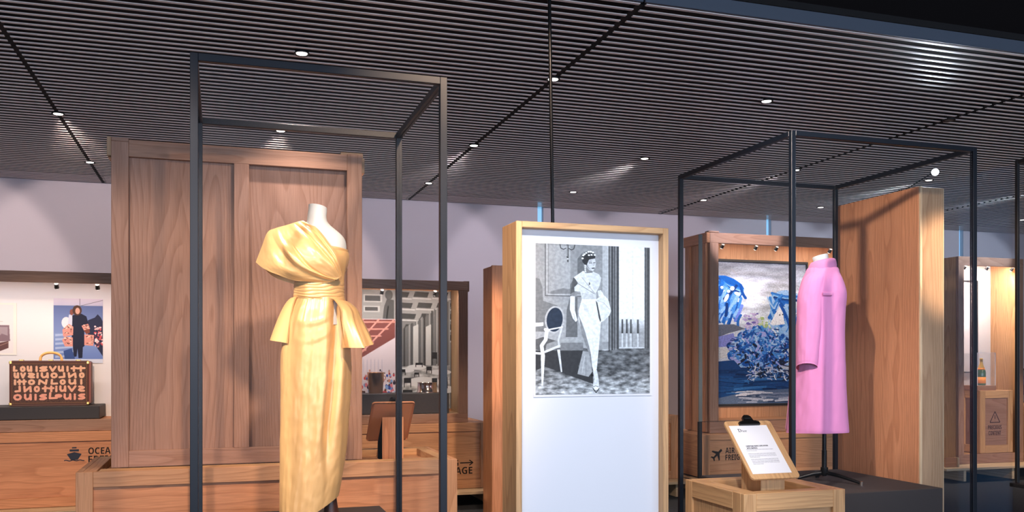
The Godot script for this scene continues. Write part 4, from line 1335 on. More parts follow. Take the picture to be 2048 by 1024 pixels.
func build_suitcase() -> void:
	var o := thing("suitcase", "brown suitcase painted with orange letters on a black riser", "suitcase", P(-1.275, 0.924, 8.03))
	var st := st_new()
	cbox(st, Vector3(0, 0.18, -0.055), Vector3(0.575, 0.348, 0.10), 0.012, 0)
	var lea := std(Color(0.40, 0.27, 0.23), 0.5)
	mi("shell", st.commit(), lea, o)
	st = st_new()
	cbox(st, Vector3(0, 0.18, 0.05), Vector3(0.575, 0.348, 0.107), 0.012, 0)
	var side := std(Color(0.72, 0.42, 0.38), 0.5)
	mi("lid", st.commit(), side, o)
	mi("painted_front", sheet(0.568, 0.342, 0.0015), print_case(), o, Vector3(0, 0.18, 0.1036))
	for y in [0.0065, 0.3535]:
		st = st_new()
		cbox(st, Vector3(0, y, 0.055), Vector3(0.54, 0.012, 0.1), 0.003, 0)
		mi("edge_binding", st.commit(), lea, o)
	var corner := st_new()
	cbox(corner, Vector3.ZERO, Vector3(0.026, 0.026, 0.03), 0.006, 0)
	var cm := corner.commit()
	for sx in [-1, 1]:
		for sy in [-1, 1]:
			mi("corner_guard", cm, M.brass, o, Vector3(sx * 0.276, 0.18 + sy * 0.1625, 0.092))
	var pts := []
	for i in 13:
		var a := PI * i / 12.0
		pts.append(Vector3(cos(a) * 0.078, 0.358 + pow(sin(a), 0.7) * 0.065, 0.04))
	mi("handle", tube_mesh(pts, 0.0105, 12), M.leather, o)
	for x in [-0.21, 0.0, 0.2]:
		st = st_new()
		cbox(st, Vector3(x, 0.361, 0.045), Vector3(0.035, 0.012, 0.03), 0.003, 0)
		mi("latch", st.commit(), M.brass, o)

# square tube vitrine frame
func vitrine(o: Node3D, x0: float, x1: float, d0: float, d1: float, y1: float, w: float) -> void:
	for x in [x0, x1 - w]:
		for d in [d0, d1 - w]:
			bx(o, "post", M.frame, x, x + w, 0.0, y1, d, d + w, 1, 0.0015)
	for d in [d0, d1 - w]:
		bx(o, "top_beam", M.frame, x0 + w, x1 - w, y1 - w, y1, d, d + w, 0, 0.0015)
	for x in [x0, x1 - w]:
		bx(o, "top_beam", M.frame, x, x + w, y1 - w, y1, d0 + w, d1 - w, 2, 0.0015)
	var k := w * 0.5
	for d in [d0 + k, d1 - k]:
		bx(o, "pane", M.glass, x0 + w, x1 - w, 0.02, y1 - w, d - 0.003, d + 0.003, 0, 0.0)
	for x in [x0 + k, x1 - k]:
		bx(o, "pane", M.glass, x - 0.003, x + 0.003, 0.02, y1 - w, d0 + w, d1 - w, 2, 0.0)

func clipboard(board_label: String, block_label: String, clip_group: String, at: Vector3, turn: float, writing: bool) -> void:
	# wooden block with a slanted face, and a clipboard lying on that slope; at = centre of the block's foot, front of the slope faces +z
	var b := thing("stand_block", block_label, "stand", at, turn, "")
	var st := st_new()
	var prof := [Vector2(0.11, 0.0), Vector2(-0.065, 0.0), Vector2(-0.065, 0.28), Vector2(0.11, 0.105)]   # (z, y)
	var w := 0.068
	for i in 4:
		var a: Vector2 = prof[i]
		var c: Vector2 = prof[(i + 1) % 4]
		var n := Vector3(0, (c - a).x, -(c - a).y).normalized() * -1.0
		st.set_normal(-n if n.dot(Vector3(0, (a.y + c.y) / 2 - 0.1, (a.x + c.x) / 2)) < 0 else n)
		for q in [[-w, a], [w, a], [w, c], [-w, a], [w, c], [-w, c]]:
			var v: Vector2 = q[1]
			st.set_uv(Vector2(v.y * 0.4 + 0.2, q[0] * 0.8 + v.x * 0.8 + 0.4))
			st.add_vertex(Vector3(q[0], v.y, v.x))
	for s in [-1.0, 1.0]:
		st.set_normal(Vector3(s, 0, 0))
		for v: Vector2 in [prof[0], prof[1], prof[2], prof[0], prof[2], prof[3]]:
			st.set_uv(Vector2(v.y * 0.4 + 0.1, v.x * 0.8 + 0.3))
			st.add_vertex(Vector3(s * w, v.y, v.x))
	mi("block", st.commit(), W.honey if writing else W.cherry_a, b, Vector3(0.014 if writing else 0.0, 0, 0))
	var o := thing("clipboard", board_label, "clipboard", at, turn, "")
	# board frame: its own tilted axes
	var tilt := Vector3(-45, 0, 0)
	var mid := Vector3(0, 0.242, 0.025)
	var ax := Basis.from_euler(Vector3(deg_to_rad(-45), 0, 0))
	var poly := PackedVector2Array()
	for q in [[0.118, 0.167, 0.0], [-0.118, 0.167, 0.5], [-0.118, -0.167, 1.0], [0.118, -0.167, 1.5]]:
		for k in 5:
			var a: float = PI * (q[2] + k / 8.0)
			poly.append(Vector2(q[0] + cos(a) * 0.02, q[1] + sin(a) * 0.02))
	var bst := st_new()
	var mesh := plate(poly, 0.010)
	bst.append_from(mesh, 0, Transform3D())
	bst.append_from(mesh, 0, Transform3D(Basis.from_euler(Vector3(0, PI, 0)), Vector3(0, 0, 0.0)))
	var arr := mesh.surface_get_arrays(0)
	var vs: PackedVector3Array = arr[Mesh.ARRAY_VERTEX]
	var uv := PackedVector2Array()
	for v in vs:
		uv.append(Vector2(0.3 + v.y * 0.55, 0.4 + v.x * 0.75))
	arr[Mesh.ARRAY_TEX_UV] = uv
	var am := ArrayMesh.new()
	am.add_surface_from_arrays(Mesh.PRIMITIVE_TRIANGLES, arr)
	var back := sheet(0.25, 0.35, 0.001)
	mi("board", am, W.honey if writing else W.cherry, o, mid, tilt)
	if not writing:
		var arr2 := back.surface_get_arrays(0)
		mi("board_back", back, W.cherry_a, o, mid + ax * Vector3(0, 0, -0.0012), tilt)
	var clip := PackedVector2Array([Vector2(-0.06, -0.012), Vector2(0.06, -0.012), Vector2(0.058, 0.006), Vector2(0.03, 0.012), Vector2(0.024, 0.04), Vector2(0.012, 0.05), Vector2(-0.012, 0.05), Vector2(-0.024, 0.04), Vector2(-0.03, 0.012), Vector2(-0.058, 0.006)])
	var cl := mi("clip", plate(clip, 0.014), M.black_metal, o, mid + ax * Vector3(0, 0.165, 0.0105), tilt)
	mi("lever", tube_mesh([Vector3(-0.02, 0, 0), Vector3(0.02, 0, 0)], 0.006, 10), M.black_metal, cl, Vector3(0, 0.028, 0.0115))
	if writing:
		mi("paper", sheet(0.222, 0.31, 0.0012), print_sheet(), o, mid + ax * Vector3(-0.01, -0.001, 0.0103), tilt)
		lettering(o, "D", mid + ax * Vector3(-0.082, 0.112, 0.0117), 0.02, 0.02, M.paint, tilt, true)
		lettering(o, "ior", mid + ax * Vector3(-0.058, 0.112, 0.0117), 0.012, 0.026, M.paint, tilt, true)
		lettering(o, "CHRISTIAN DIOR'S LOVE AFFAIR", mid + ax * Vector3(-0.082, 0.014, 0.0117), 0.008, 0.128, M.paint, tilt)
		lettering(o, "WITH AMERICA", mid + ax * Vector3(-0.082, 0.001, 0.0117), 0.008, 0.06, M.paint, tilt)

func build_left_group() -> void:
	# low crate that carries the tall one
	var o := thing("low_crate", "long low wooden crate with open rim carrying the tall crate", "crate", P(0.325, 0, 5.7))
	var m: Material = W.oak
	crate(o, -0.728, 1.378, 0.0, 0.69, 5.3, 6.12, 0.085, 0.085, W.oak, W.cherry, false)
	bx(o, "lid_panel", W.oak_b, -0.66, 1.31, 0.625, 0.645, 5.35, 6.08, 0)
	bx(o, "rim", W.honey_a, -0.697, 1.347, 0.645, 0.69, 6.02, 6.098, 0)
	bx(o, "rim", W.honey_a, 1.28, 1.3465, 0.645, 0.69, 5.34, 6.018, 2)
	bx(o, "rim", W.oak, -0.6965, -0.63, 0.645, 0.69, 5.34, 6.018, 2)
	# lay-on strips under the tall crate so that it stands level with the rim
	bx(o, "rim", W.honey_a, -0.62, 1.275, 0.6455, 0.69, 5.332, 5.43, 0)
	o = thing("tall_crate", "tall wooden crate with two recessed panels standing behind the golden gown", "crate", P(0.13, 0.69, 5.7))
	var x0 := -0.569
	var x1 := 0.824
	var y0 := 0.691
	var y1 := 2.53
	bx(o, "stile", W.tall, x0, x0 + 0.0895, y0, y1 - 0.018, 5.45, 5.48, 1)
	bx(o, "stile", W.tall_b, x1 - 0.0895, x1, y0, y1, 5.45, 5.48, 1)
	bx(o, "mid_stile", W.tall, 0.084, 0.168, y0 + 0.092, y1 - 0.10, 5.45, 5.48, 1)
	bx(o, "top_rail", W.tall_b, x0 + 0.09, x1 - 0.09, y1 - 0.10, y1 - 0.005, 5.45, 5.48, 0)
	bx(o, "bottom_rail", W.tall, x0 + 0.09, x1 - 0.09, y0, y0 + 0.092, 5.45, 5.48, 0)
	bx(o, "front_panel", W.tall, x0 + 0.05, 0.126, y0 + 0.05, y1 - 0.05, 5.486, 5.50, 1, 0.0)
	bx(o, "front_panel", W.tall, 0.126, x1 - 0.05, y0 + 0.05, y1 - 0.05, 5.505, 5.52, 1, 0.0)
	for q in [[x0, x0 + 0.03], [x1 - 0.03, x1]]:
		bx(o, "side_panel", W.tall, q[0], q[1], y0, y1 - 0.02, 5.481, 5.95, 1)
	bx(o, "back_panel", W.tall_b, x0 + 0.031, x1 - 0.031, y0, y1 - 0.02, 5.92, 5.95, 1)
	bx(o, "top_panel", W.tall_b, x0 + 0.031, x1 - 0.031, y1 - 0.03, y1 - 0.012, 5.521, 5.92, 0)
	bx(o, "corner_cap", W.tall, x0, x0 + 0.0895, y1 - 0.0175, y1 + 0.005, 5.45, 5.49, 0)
	bx(o, "corner_cap", W.ash, x0 - 0.022, x0 - 0.0005, y1 - 0.10, y1 + 0.006, 5.45, 5.6, 1)
	bx(o, "corner_cap", W.ash, x1 - 0.115, x1 + 0.022, y1 - 0.011, y1 + 0.034, 5.56, 5.585, 0)
	bx(o, "corner_cap", W.ash, x1 + 0.0005, x1 + 0.022, y1 - 0.10, y1 - 0.0115, 5.5, 5.6, 1)
	for q in [[x0 - 0.022, -1.0], [x1 + 0.0005, 1.0]]:   # slanted feet of the corner caps
		var pl := PackedVector2Array([Vector2(0, 0), Vector2(0.0215, 0), Vector2(0.0215 if q[1] < 0 else 0.0, -0.03)])
		mi("corner_cap", plate(pl, 0.1), W.cherry_a, o, P(q[0], y1 - 0.1005, 5.6) - o.position)
	o = thing("gown_vitrine", "square black metal vitrine frame around the golden gown", "vitrine", P(0.445, 0, 4.6))
	vitrine(o, -0.116, 1.005, 4.05, 5.16, 2.6, 0.033)
	tag(bx(null, "plinth", M.plinth, 0.0, 0.855, 0.0, 0.48, 4.22, 5.0, 0, 0.004), "dark grey plinth under the golden gown", "plinth")
	clipboard("orange wood clipboard seen from behind on the low crate", "wooden block propping the clipboard on the low crate", "", P(1.06, 0.645, 5.78), 180, false)
	# tall narrow box behind the photograph panel
	o = thing("wood_box", "tall narrow orange wooden box just left of the photograph panel", "box", P(2.2, 0, 6.3))
	bx(o, "front_board", W.cherry, 1.867, 2.6, 0.0, 1.97, 6.19, 6.215, 1)
	bx(o, "side_board", W.cherry_a, 1.867, 1.89, 0.0, 1.965, 6.216, 6.42, 1)
	bx(o, "side_board", W.cherry_a, 2.577, 2.6, 0.0, 1.965, 6.216, 6.42, 1)
	bx(o, "top_board", W.edge, 1.891, 2.576, 1.945, 1.968, 6.216, 6.42, 0)

func build_photo_panel() -> void:
	var o := thing("photo_display", "upright oak framed white panel showing the black and white photograph", "display panel", P(1.545, 0, 3.68))
	var x0 := 1.19
	var x1 := 1.905
	var y1 := 1.88
	var f := 0.026
	bx(o, "frame_side", W.honey_a, x0, x0 + f, 0.0, y1, 3.594, 3.79, 1)
	bx(o, "frame_side", W.honey_a, x1 - f, x1, 0.0, y1, 3.594, 3.79, 1)
	bx(o, "frame_top", W.honey_a, x0 + f + 0.0005, x1 - f - 0.0005, y1 - f, y1, 3.594, 3.79, 0)
	bx(o, "frame_bottom", W.honey_a, x0 + f + 0.0005, x1 - f - 0.0005, 0.0, 0.04, 3.594, 3.79, 0)
	bx(o, "white_panel", M.panel_white, x0 + f + 0.0005, x1 - f - 0.0005, 0.0405, y1 - f - 0.0005, 3.64, 3.66, 1, 0.0)
	bx(o, "back_board", W.honey, x0 + f + 0.0005, x1 - f - 0.0005, 0.0405, y1 - f - 0.0005, 3.75, 3.77, 1, 0.0)
	var pm := hang("photo_border", M.white, 1.282, 1.842, 1.135, 1.806, 3.639, null, 0.003)
	pm.name = "photo_print_stand"
	var ph := thing("photo_print", "black and white photograph of a woman in a pale gown by a chair", "photo print", P(1.562, 1.14, 3.637))
	remove_child(pm)
	pm.name = "paper_border"
	ph.add_child(pm, true)
	pm.position = P(1.562, 1.4705, 3.639) - ph.position
	hang("picture", print_woman(), 1.291, 1.833, 1.144, 1.795, 3.636, ph, 0.001)
	# thin rod hanging from the open ceiling
	o = thing("hanging_rod", "thin black rod hanging from the ceiling to the photograph panel", "rod", P(1.446, 1.7, 3.83))
	mi("rod", tube_mesh([P(1.448, 1.6, 3.83) - o.position, P(1.41, 3.95, 3.83) - o.position], 0.0082, 10), M.black_metal, o)
	mi("ceiling_plate", lathe([Vector2(0.03, 0.0), Vector2(0.03, 0.012)], 20), M.black_metal, o, P(1.41, 3.937, 3.83) - o.position)
	mi("clamp", lathe([Vector2(0.012, 0.0), Vector2(0.012, 0.05)], 16), M.black_metal, o, P(1.448, 1.57, 3.83) - o.position)

func build_right_group() -> void:
	var o := thing("coat_vitrine", "square black metal vitrine frame around the pink coat", "vitrine", P(3.77, 0, 5.05))
	vitrine(o, 3.099, 4.434, 4.375, 5.71, 2.6, 0.029)
	tag(bx(null, "plinth", M.plinth, 3.2, 4.33, 0.0, 0.486, 4.54, 5.56, 0, 0.004), "dark brown grey plinth under the pink coat", "plinth")
	o = thing("tall_box", "tall orange wooden panel standing right of the pink coat", "panel", P(4.6, 0, 5.3))
	bx(o, "side_board", W.cherry, 4.5, 4.518, 0.0, 2.465, 4.935, 5.82, 1)
	bx(o, "board_edge", W.edge, 4.501, 4.519, 0.0, 2.464, 4.92, 4.9345, 1)
	bx(o, "end_board", W.ash, 4.520, 4.695, 0.0, 2.46, 4.922, 4.945, 1)
	bx(o, "board_edge", W.edge, 4.6955, 4.707, 0.0, 2.458, 4.926, 4.945, 1)
	bx(o, "side_board", W.cherry, 4.685, 4.703, 0.0, 2.46, 4.946, 5.82, 1)
	bx(o, "top_board", W.cherry_a, 4.519, 4.684, 2.43, 2.455, 4.946, 5.8, 2)
	bx(o, "back_board", W.cherry_a, 4.519, 4.684, 0.0, 2.429, 5.8, 5.82, 1)
	o = thing("arm_spotlight", "glaring small spotlight on a thin arm above the tall panel", "spotlight", P(4.53, 2.465, 5.15))
	var tip := P(4.765, 2.605, 5.07) - o.position
	mi("arm", tube_mesh([Vector3(0.01, -0.005, 0), tip + Vector3(0, 0, -0.02)], 0.004, 8), M.black_metal, o)
	mi("mount", lathe([Vector2(0.012, -0.008), Vector2(0.012, 0.02)], 14), M.black_metal, o, Vector3(0.01, 0, 0))
	var aim := Vector3(-0.55, -0.25, 0.75).normalized()
	var st := st_new()
	tube(st, [tip - aim * 0.035, tip + aim * 0.01], [0.02, 0.026], 18)
	mi("head", finish(st), M.black_metal, o)
	var glow := std(Color(1, 1, 1))
	glow.emission_enabled = true
	glow.emission = Color(0.92, 0.96, 1.0)
	glow.emission_energy_multiplier = 14.0
	st = st_new()
	tube(st, [tip + aim * 0.0105, tip + aim * 0.018], [0.024, 0.016], 18)
	mi("lens", finish(st), glow, o)
	spot("arm_spot", o.position + tip + aim * 0.025, o.position + tip + aim, 50, 1.0, Color(0.9, 0.95, 1.0), 0.02, 0.8)

func build_sign_crate() -> void:
	var o := thing("sign_stand_crate", "honey wood crate in front carrying the clipboard with the printed sheet", "crate", P(2.65, 0, 4.0))
	crate(o, 2.37, 2.945, 0.0, 0.655, 3.72, 4.285, 0.085, 0.07, W.honey, W.honey_a, false, true)
	bx(o, "lid_panel", W.oak_dark, 2.401, 2.914, 0.575, 0.595, 3.77, 4.264, 0)
	bx(o, "rim", W.honey, 2.401, 2.47, 0.60, 0.6545, 3.752, 4.263, 2)
	bx(o, "rim", W.honey, 2.845, 2.914, 0.60, 0.6545, 3.752, 4.263, 2)
	bx(o, "rim", W.honey, 2.471, 2.844, 0.60, 0.6545, 4.195, 4.263, 0)
	bx(o, "rim", W.honey, 2.471, 2.844, 0.60, 0.6545, 3.751, 3.80, 0)
	clipboard("honey wood clipboard with black clip holding the white printed sheet", "honey wood block under the clipboard with the printed sheet", "", P(2.60, 0.596, 3.955), 0, true)

func build_far_right() -> void:
	var o := thing("glass_case", "black framed glass case with glass sheet coloured by a blue reflection at the right edge", "glass case", P(5.5, 0, 4.3))
	bx(o, "post", M.black, 4.965, 4.985, 0.485, 2.6, 4.57, 4.592, 1)
	bx(o, "post_trim", M.silver, 4.9855, 4.990, 0.485, 2.6, 4.575, 4.59, 1, 0.0005)
	bx(o, "top_beam", M.black, 4.965, 4.99, 2.575, 2.6, 3.4, 4.5695, 2)
	bx(o, "top_beam", M.black, 4.991, 6.1, 2.575, 2.6, 4.57, 4.592, 0)
	bx(o, "table_top", M.black, 4.94, 6.1, 0.46, 0.484, 3.4, 4.61, 0)
	for q in [[5.0, 4.3], [5.9, 4.3]]:
		bx(o, "leg", M.black, q[0], q[0] + 0.06, 0.0, 0.459, q[1], q[1] + 0.06, 1)
	bx(o, "pane", M.glass, 4.991, 6.1, 0.485, 2.574, 4.578, 4.584, 0, 0.0)
	bx(o, "blue_reflect_pane", M.glass_blue_reflect, 4.972, 4.978, 0.02, 2.58, 4.62, 6.1, 2, 0.0)

# ================================================================ garments
# smooth interpolation in a table of rows [t, a, b, c, ...]
func table(rows: Array, t: float) -> Array:
	var n := rows.size()
	var i := 0
	while i < n - 2 and t > rows[i + 1][0]:
		i += 1
	var p0: Array = rows[maxi(i - 1, 0)]
	var p1: Array = rows[i]
	var p2: Array = rows[i + 1]
	var p3: Array = rows[mini(i + 2, n - 1)]
	var w := clampf((t - p1[0]) / (p2[0] - p1[0]), 0.0, 1.0)
	var out := []
	for k in range(1, p1.size()):
		var m1: float = (p2[k] - p0[k]) / maxf(0.0001, p2[0] - p0[0]) * (p2[0] - p1[0])
		var m2: float = (p3[k] - p1[k]) / maxf(0.0001, p3[0] - p1[0]) * (p2[0] - p1[0])
		var w2 := w * w
		var w3 := w2 * w
		out.append((2 * w3 - 3 * w2 + 1) * p1[k] + (w3 - 2 * w2 + w) * m1 + (-2 * w3 + 3 * w2) * p2[k] + (w3 - w2) * m2)
	return out

func cr(a: Vector3, b: Vector3, c: Vector3, d: Vector3, t: float) -> Vector3:
	return b.cubic_interpolate(c, a, d, t)

# surface through a grid of control points: [row][column] -> rows of points
func patch(grid: Array, nu: int, nv: int, bend: Callable) -> Array:
	var out := []
	var R := grid.size()
	var Q: int = grid[0].size()
	for i in nu + 1:
		var fu := float(i) / nu * (R - 1)
		var iu := mini(int(fu), R - 2)
		var tu := fu - iu
		var line := []
		for k in Q:
			line.append(cr(grid[maxi(iu - 1, 0)][k], grid[iu][k], grid[iu + 1][k], grid[mini(iu + 2, R - 1)][k], tu))
		var row := []
		for j in nv + 1:
			var fv := float(j) / nv * (Q - 1)
			var iv := mini(int(fv), Q - 2)
			var p := cr(line[maxi(iv - 1, 0)], line[iv], line[iv + 1], line[mini(iv + 2, Q - 1)], fv - iv)
			row.append(bend.call(p, float(i) / nu, float(j) / nv))
		out.append(row)
	return out

func bump(x: float, c: float, w: float) -> float:
	var t := (x - c) / w
	return exp(-t * t)

func build_gown() -> void:
	var at := P(0.456, 0.48, 4.616)
	var turn := -5.64
	var K := 1.0 / 397.4
	var KX := 1.0 / 407.0
	# grid (gx right, gy down, gz towards the viewer) -> metres on the figure's own axes
	var q := func(gx: float, gy: float, gz: float) -> Vector3:
		return Vector3((gx - 628.0) * KX, (1043.0 - gy) * K, gz * K)
	# ---- the white torso form on its stand
	var o := thing("mannequin", "headless white mannequin wearing the golden gown", "mannequin", at, turn)
	var rows := []
	var tt := [[413, 635.5, 18.5, 17, -2], [421, 635.3, 18.6, 17, -2], [432, 634, 19, 18, -2], [443, 634.5, 21, 20, -3], [451, 635.5, 27, 24, -3], [459, 636.5, 36, 29, -3], [468, 637, 46, 33, -2], [477, 637.5, 52.5, 36, 0], [488, 638, 55, 39, 2], [502, 638, 55.5, 42, 4], [530, 638, 52, 44, 6], [565, 638, 46, 36, 2], [600, 638, 48, 38, 0], [650, 634, 60, 46, 0]]
	for i in 70:
		var y := 413.0 + (650.0 - 413.0) * i / 69.0
		var v := table(tt, y)
		var ring := []
		for j in 48:
			var a := TAU * j / 48
			ring.append(q.call(v[0] + v[1] * cos(a), y + (3.0 * cos(a) - 2.5 * sin(a)) * clampf((440.0 - y) / 27.0, 0, 1), v[3] + v[2] * sin(a)))
		rows.append(ring)
	var st := st_new()
	loft(st, rows, true, 1)
	cap(st, rows[0], true)
	cap(st, rows[rows.size() - 1], false)
	mi("torso", finish(st), M.mannequin, o)
	var stand := std(Color(0.26, 0.14, 0.09), 0.4)
	st = st_new()
	tube(st, [q.call(655, 650, 0), q.call(656, 960, 0), q.call(662, 1015, 2), q.call(664, 1041, 4)], [0.03, 0.03, 0.034, 0.042], 20)
	mi("stand_leg", finish(st), stand, o)
	mi("stand_foot", lathe([Vector2(0.11, 0.0), Vector2(0.11, 0.006), Vector2(0.04, 0.012)], 36), M.black_metal, o, Vector3(0.06, 0.0005, -0.02))
	# ---- the gown
	var g := thing("evening_gown", "golden satin evening gown with one draped shoulder and hip bow", "gown", at, turn)
	var nz := FastNoiseLite.new()
	nz.seed = 8
	nz.frequency = 1.0
	nz.fractal_octaves = 3
	# skirt
	var sk := [[596, 638.5, 49.5, 40, 2], [606, 637, 53, 42, 2], [620, 635.5, 58.5, 46, 2], [650, 633.5, 65.5, 50, 2], [690, 633, 69, 51, 2], [720, 632.7, 70.7, 51, 2], [780, 632, 70.3, 50, 2], [850, 629.5, 68.5, 48, 2], [915, 626, 66, 46, 2], [966, 621, 61.5, 44, 2], [1000, 617, 57.5, 42, 2], [1032, 613, 53, 40, 2]]
	rows = []
	var NA := 180
	var NV := 130
	for i in NV + 1:
		var ring := []
		for j in NA:
			var a := TAU * j / NA
			var ca := cos(a)
			var sa := sin(a)
			# lower edge: wraps up towards the right
			var e := 1030.0
			if sa >= -0.15:
				var xx := 615.0 + 57.0 * ca
				e = 1031.0 - 40.0 * pow(clampf((xx - 596.0) / 76.0, 0, 1), 1.7)
			else:
				e = lerpf(1026.0, 988.0, pow(clampf((ca + 0.3) / 1.3, 0, 1), 1.5))
			var y := lerpf(597.0, e, float(i) / NV)
			var v := table(sk, y)
			var down := clampf((y - 600.0) / 400.0, 0, 1)
			var x0: float = v[0] + v[1] * ca
			var d := 0.0
			if sa > -0.1:
				# long groove and ridge under the bow
				var gx := 668.0 - 10.0 * down + 6.0 * sin(y * 0.012)
				var fade := 1.0 - smoothstep(0.55, 1.0, down)
				d -= 10.5 * bump(x0, gx, 9.0) * fade
				d += 4.5 * bump(x0, gx - 19.0, 12.0) * fade
				d += 4.5 * bump(x0, gx + 15.0, 8.0) * fade
				# pulls that run from the bow down to the left
				for k in 2:
					var ly := 632.0 + k * 30.0 + (664.0 - x0) * (0.62 + 0.10 * k) - pow(maxf(0.0, 664.0 - x0), 2.0) * 0.0062
					d += 0.6 * (2.6 - 0.5 * k) * bump(y, ly, 6.5) * clampf((668.0 - x0) / 20.0, 0, 1) * clampf((x0 - 585.0) / 40.0, 0, 1)
					d -= 0.6 * (2.2 - 0.4 * k) * bump(y, ly + 11.0, 7.0) * clampf((668.0 - x0) / 20.0, 0, 1) * clampf((x0 - 585.0) / 40.0, 0, 1)
				# wrap seam up from the lower right edge
				var wx := 690.0 - 14.0 * down
				d += 2.2 * bump(x0, wx, 5.0) * smoothstep(0.2, 0.5, down)
			d += nz.get_noise_2d(ca * 3.0 + sa * 1.3, y * 0.007) * 1.8
			d += nz.get_noise_3d(x0 * 0.022, y * 0.018, sa * 2.0) * 1.5
			ring.append(q.call(v[0] + (v[1] + d * 0.5) * ca, y, v[3] + (v[2] + d) * sa))
		rows.append(ring)
	st = st_new()
	loft(st, rows, true, 1)
	var skirt := mi("skirt", finish(st), M.satin, g)
	# turned-in edge: an inner wall close behind the hem gives the cloth its thickness
	var inner := []
	for i in 8:
		var ring := []
		var src: Array = rows[NV - i * 6]
		for p: Vector3 in src:
			ring.append(Vector3((p.x + 0.03) * 0.955 - 0.03, p.y, p.z * 0.955))
		inner.append(ring)
	st = st_new()
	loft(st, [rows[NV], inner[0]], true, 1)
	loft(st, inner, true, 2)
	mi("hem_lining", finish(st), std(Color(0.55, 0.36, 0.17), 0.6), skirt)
	# strapless bodice
	var bo := [[494, 641, 57, 45, 5], [503, 641, 57.5, 46, 6], [515, 641, 58, 49, 8], [530, 640, 55.5, 47, 8], [548, 639, 51, 42, 5], [570, 638.5, 48.5, 39, 3]]
	rows = []
	for i in 41:
		var ring := []
		for j in 120:
			var a := TAU * j / 120
			var top := 498.5 + 2.5 * cos(a * 2.0) + (6.0 if sin(a) < 0 else 0.0) * -sin(a)
			var y := lerpf(top, 569.0, i / 40.0)
			var v := table(bo, y)
			var d := 1.2 * sin(a * 14.0 + y * 0.11) * clampf((y - 510.0) / 40.0, 0, 1)
			d -= 2.2 * bump(y, 504.0, 1.6)
			ring.append(q.call(v[0] + (v[1] + d) * cos(a), y, v[3] + (v[2] + d) * sin(a)))
		rows.append(ring)
	st = st_new()
	loft(st, rows, true, 1)
	mi("bodice", finish(st), M.satin, g)
	# shoulder drape: inner (neckline) edge to outer (sleeve) edge, shoulder to waist
	var fr := [
		[[605, 441, -5], [632, 458, 22], [656, 489, 45], [674, 520, 58], [684, 554, 47]],
		[[592, 445, -3], [619, 471, 36], [646, 504, 59], [668, 532, 62], [681, 558, 49]],
		[[572, 452, -2], [597, 487, 44], [629, 521, 66], [658, 545, 60], [677, 561, 50]],
		[[551, 459, 0], [574, 499, 48], [606, 535, 64], [641, 554, 57], [672, 564, 50]],
		[[536, 468, 3], [552, 513, 43], [582, 547, 55], [624, 562, 52], [667, 566, 49]],
		[[525, 496, 3], [540, 530, 34], [568, 553, 45], [606, 565, 47], [658, 568, 48]],
		[[513, 527, 0], [529, 541, 20], [556, 554, 36], [592, 565.5, 43], [648, 569, 47]],
	]
	var grid := []
	for r in fr:
		var line := []
		for c in r:
			line.append(q.call(c[0], c[1], c[2]))
		grid.append(line)
	var folds := [[0.05, 0.03, 1.6], [0.10, 0.013, -3.2], [0.15, 0.03, 2.0], [0.205, 0.013, -3.2], [0.27, 0.04, 1.8], [0.46, 0.016, -4.2], [0.50, 0.03, 2.6], [0.70, 0.10, 1.5]]
	var crease := func(p: Vector3, u: float, v: float) -> Vector3:
		var d := 0.0
		for k in folds.size():
			var f: Array = folds[k]
			var c: float = f[0] + (0.05 * sin(v * 3.0 + k) if f[0] > 0.3 else 0.0)
			var amp: float = f[2] * (0.25 + 1.1 * sin(PI * clampf(v * 0.9 + 0.08, 0, 1)))
			if k == 5:
				amp *= smoothstep(0.25, 0.4, v)
			d += amp * bump(u, c, f[1])
		# the upper layer ends in a soft edge that lies over the sleeve panel
		var le := 0.60 - 0.05 * sin(v * 2.6)
		d += (1.0 - smoothstep(le - 0.012, le + 0.018, u)) * 5.5 * smoothstep(0.05, 0.35, v) * (1.0 - 0.5 * smoothstep(0.8, 1.0, v))
		d += bump(u, le - 0.05, 0.04) * 2.2
		d += nz.get_noise_2d(u * 4.0, v * 3.0 + 30.0) * 1.6
		return p + Vector3(-0.25, 0.25, 0.94) * d * K * smoothstep(0.0, 0.12, v)
	var front: Array = patch(grid, 110, 70, crease)
	st = st_new()
	loft(st, front, false, 1)
	# the back of the drape closes the sleeve behind the shoulder
	var bk := []
	for k in fr.size():
		var c: Array = fr[k][0]
		var s := k / 6.0
		bk.append([q.call(c[0], c[1], c[2]), q.call(c[0] + 14, c[1] + 16 - 6 * s, -22), q.call(c[0] + 40, c[1] + 42 - 14 * s, -40), q.call(lerpf(c[0] + 80, 605, s), lerpf(c[1] + 80, 570, s), -44)])
	var plain := func(p: Vector3, _u: float, _v: float) -> Vector3:
		return p
	loft(st, patch(bk, 60, 24, plain), false, 2)
	mi("shoulder_drape", finish(st), M.satin, g)
	# waistband with slanting pleats
	rows = []
	for i in 61:
		var v := i / 60.0
		var ring := []
		for j in 120:
			var a := TAU * j / 120
			var ca := cos(a)
			var y := lerpf(562.0 - 2.0 * ca, 601.0 + 4.0 * ca, v)
			var wv := v * 6.0 + 0.55 * sin(a * 1.0 + 2.4) + 0.30 * sin(a * 2.0 + 0.6) + 0.16 * sin(a * 5.0 + v * 9.0)
			var d := 1.4 * pow(absf(sin(PI * wv)), 0.45) + 1.9 - 2.0 * bump(v, 0.0, 0.05) - 1.5 * bump(v, 1.0, 0.05)
			ring.append(q.call(638.5 + (47.5 + 1.5 * v * v + d) * ca, y, 3 + (39.0 + d * 1.25) * sin(a)))
		rows.append(ring)
	st = st_new()
	loft(st, rows, true, 1)
	mi("waistband", finish(st), M.satin, g)
	# bow and peplum: from the front right edge round the back to the front left edge
	rows = []
	var a0 := deg_to_rad(60.0)
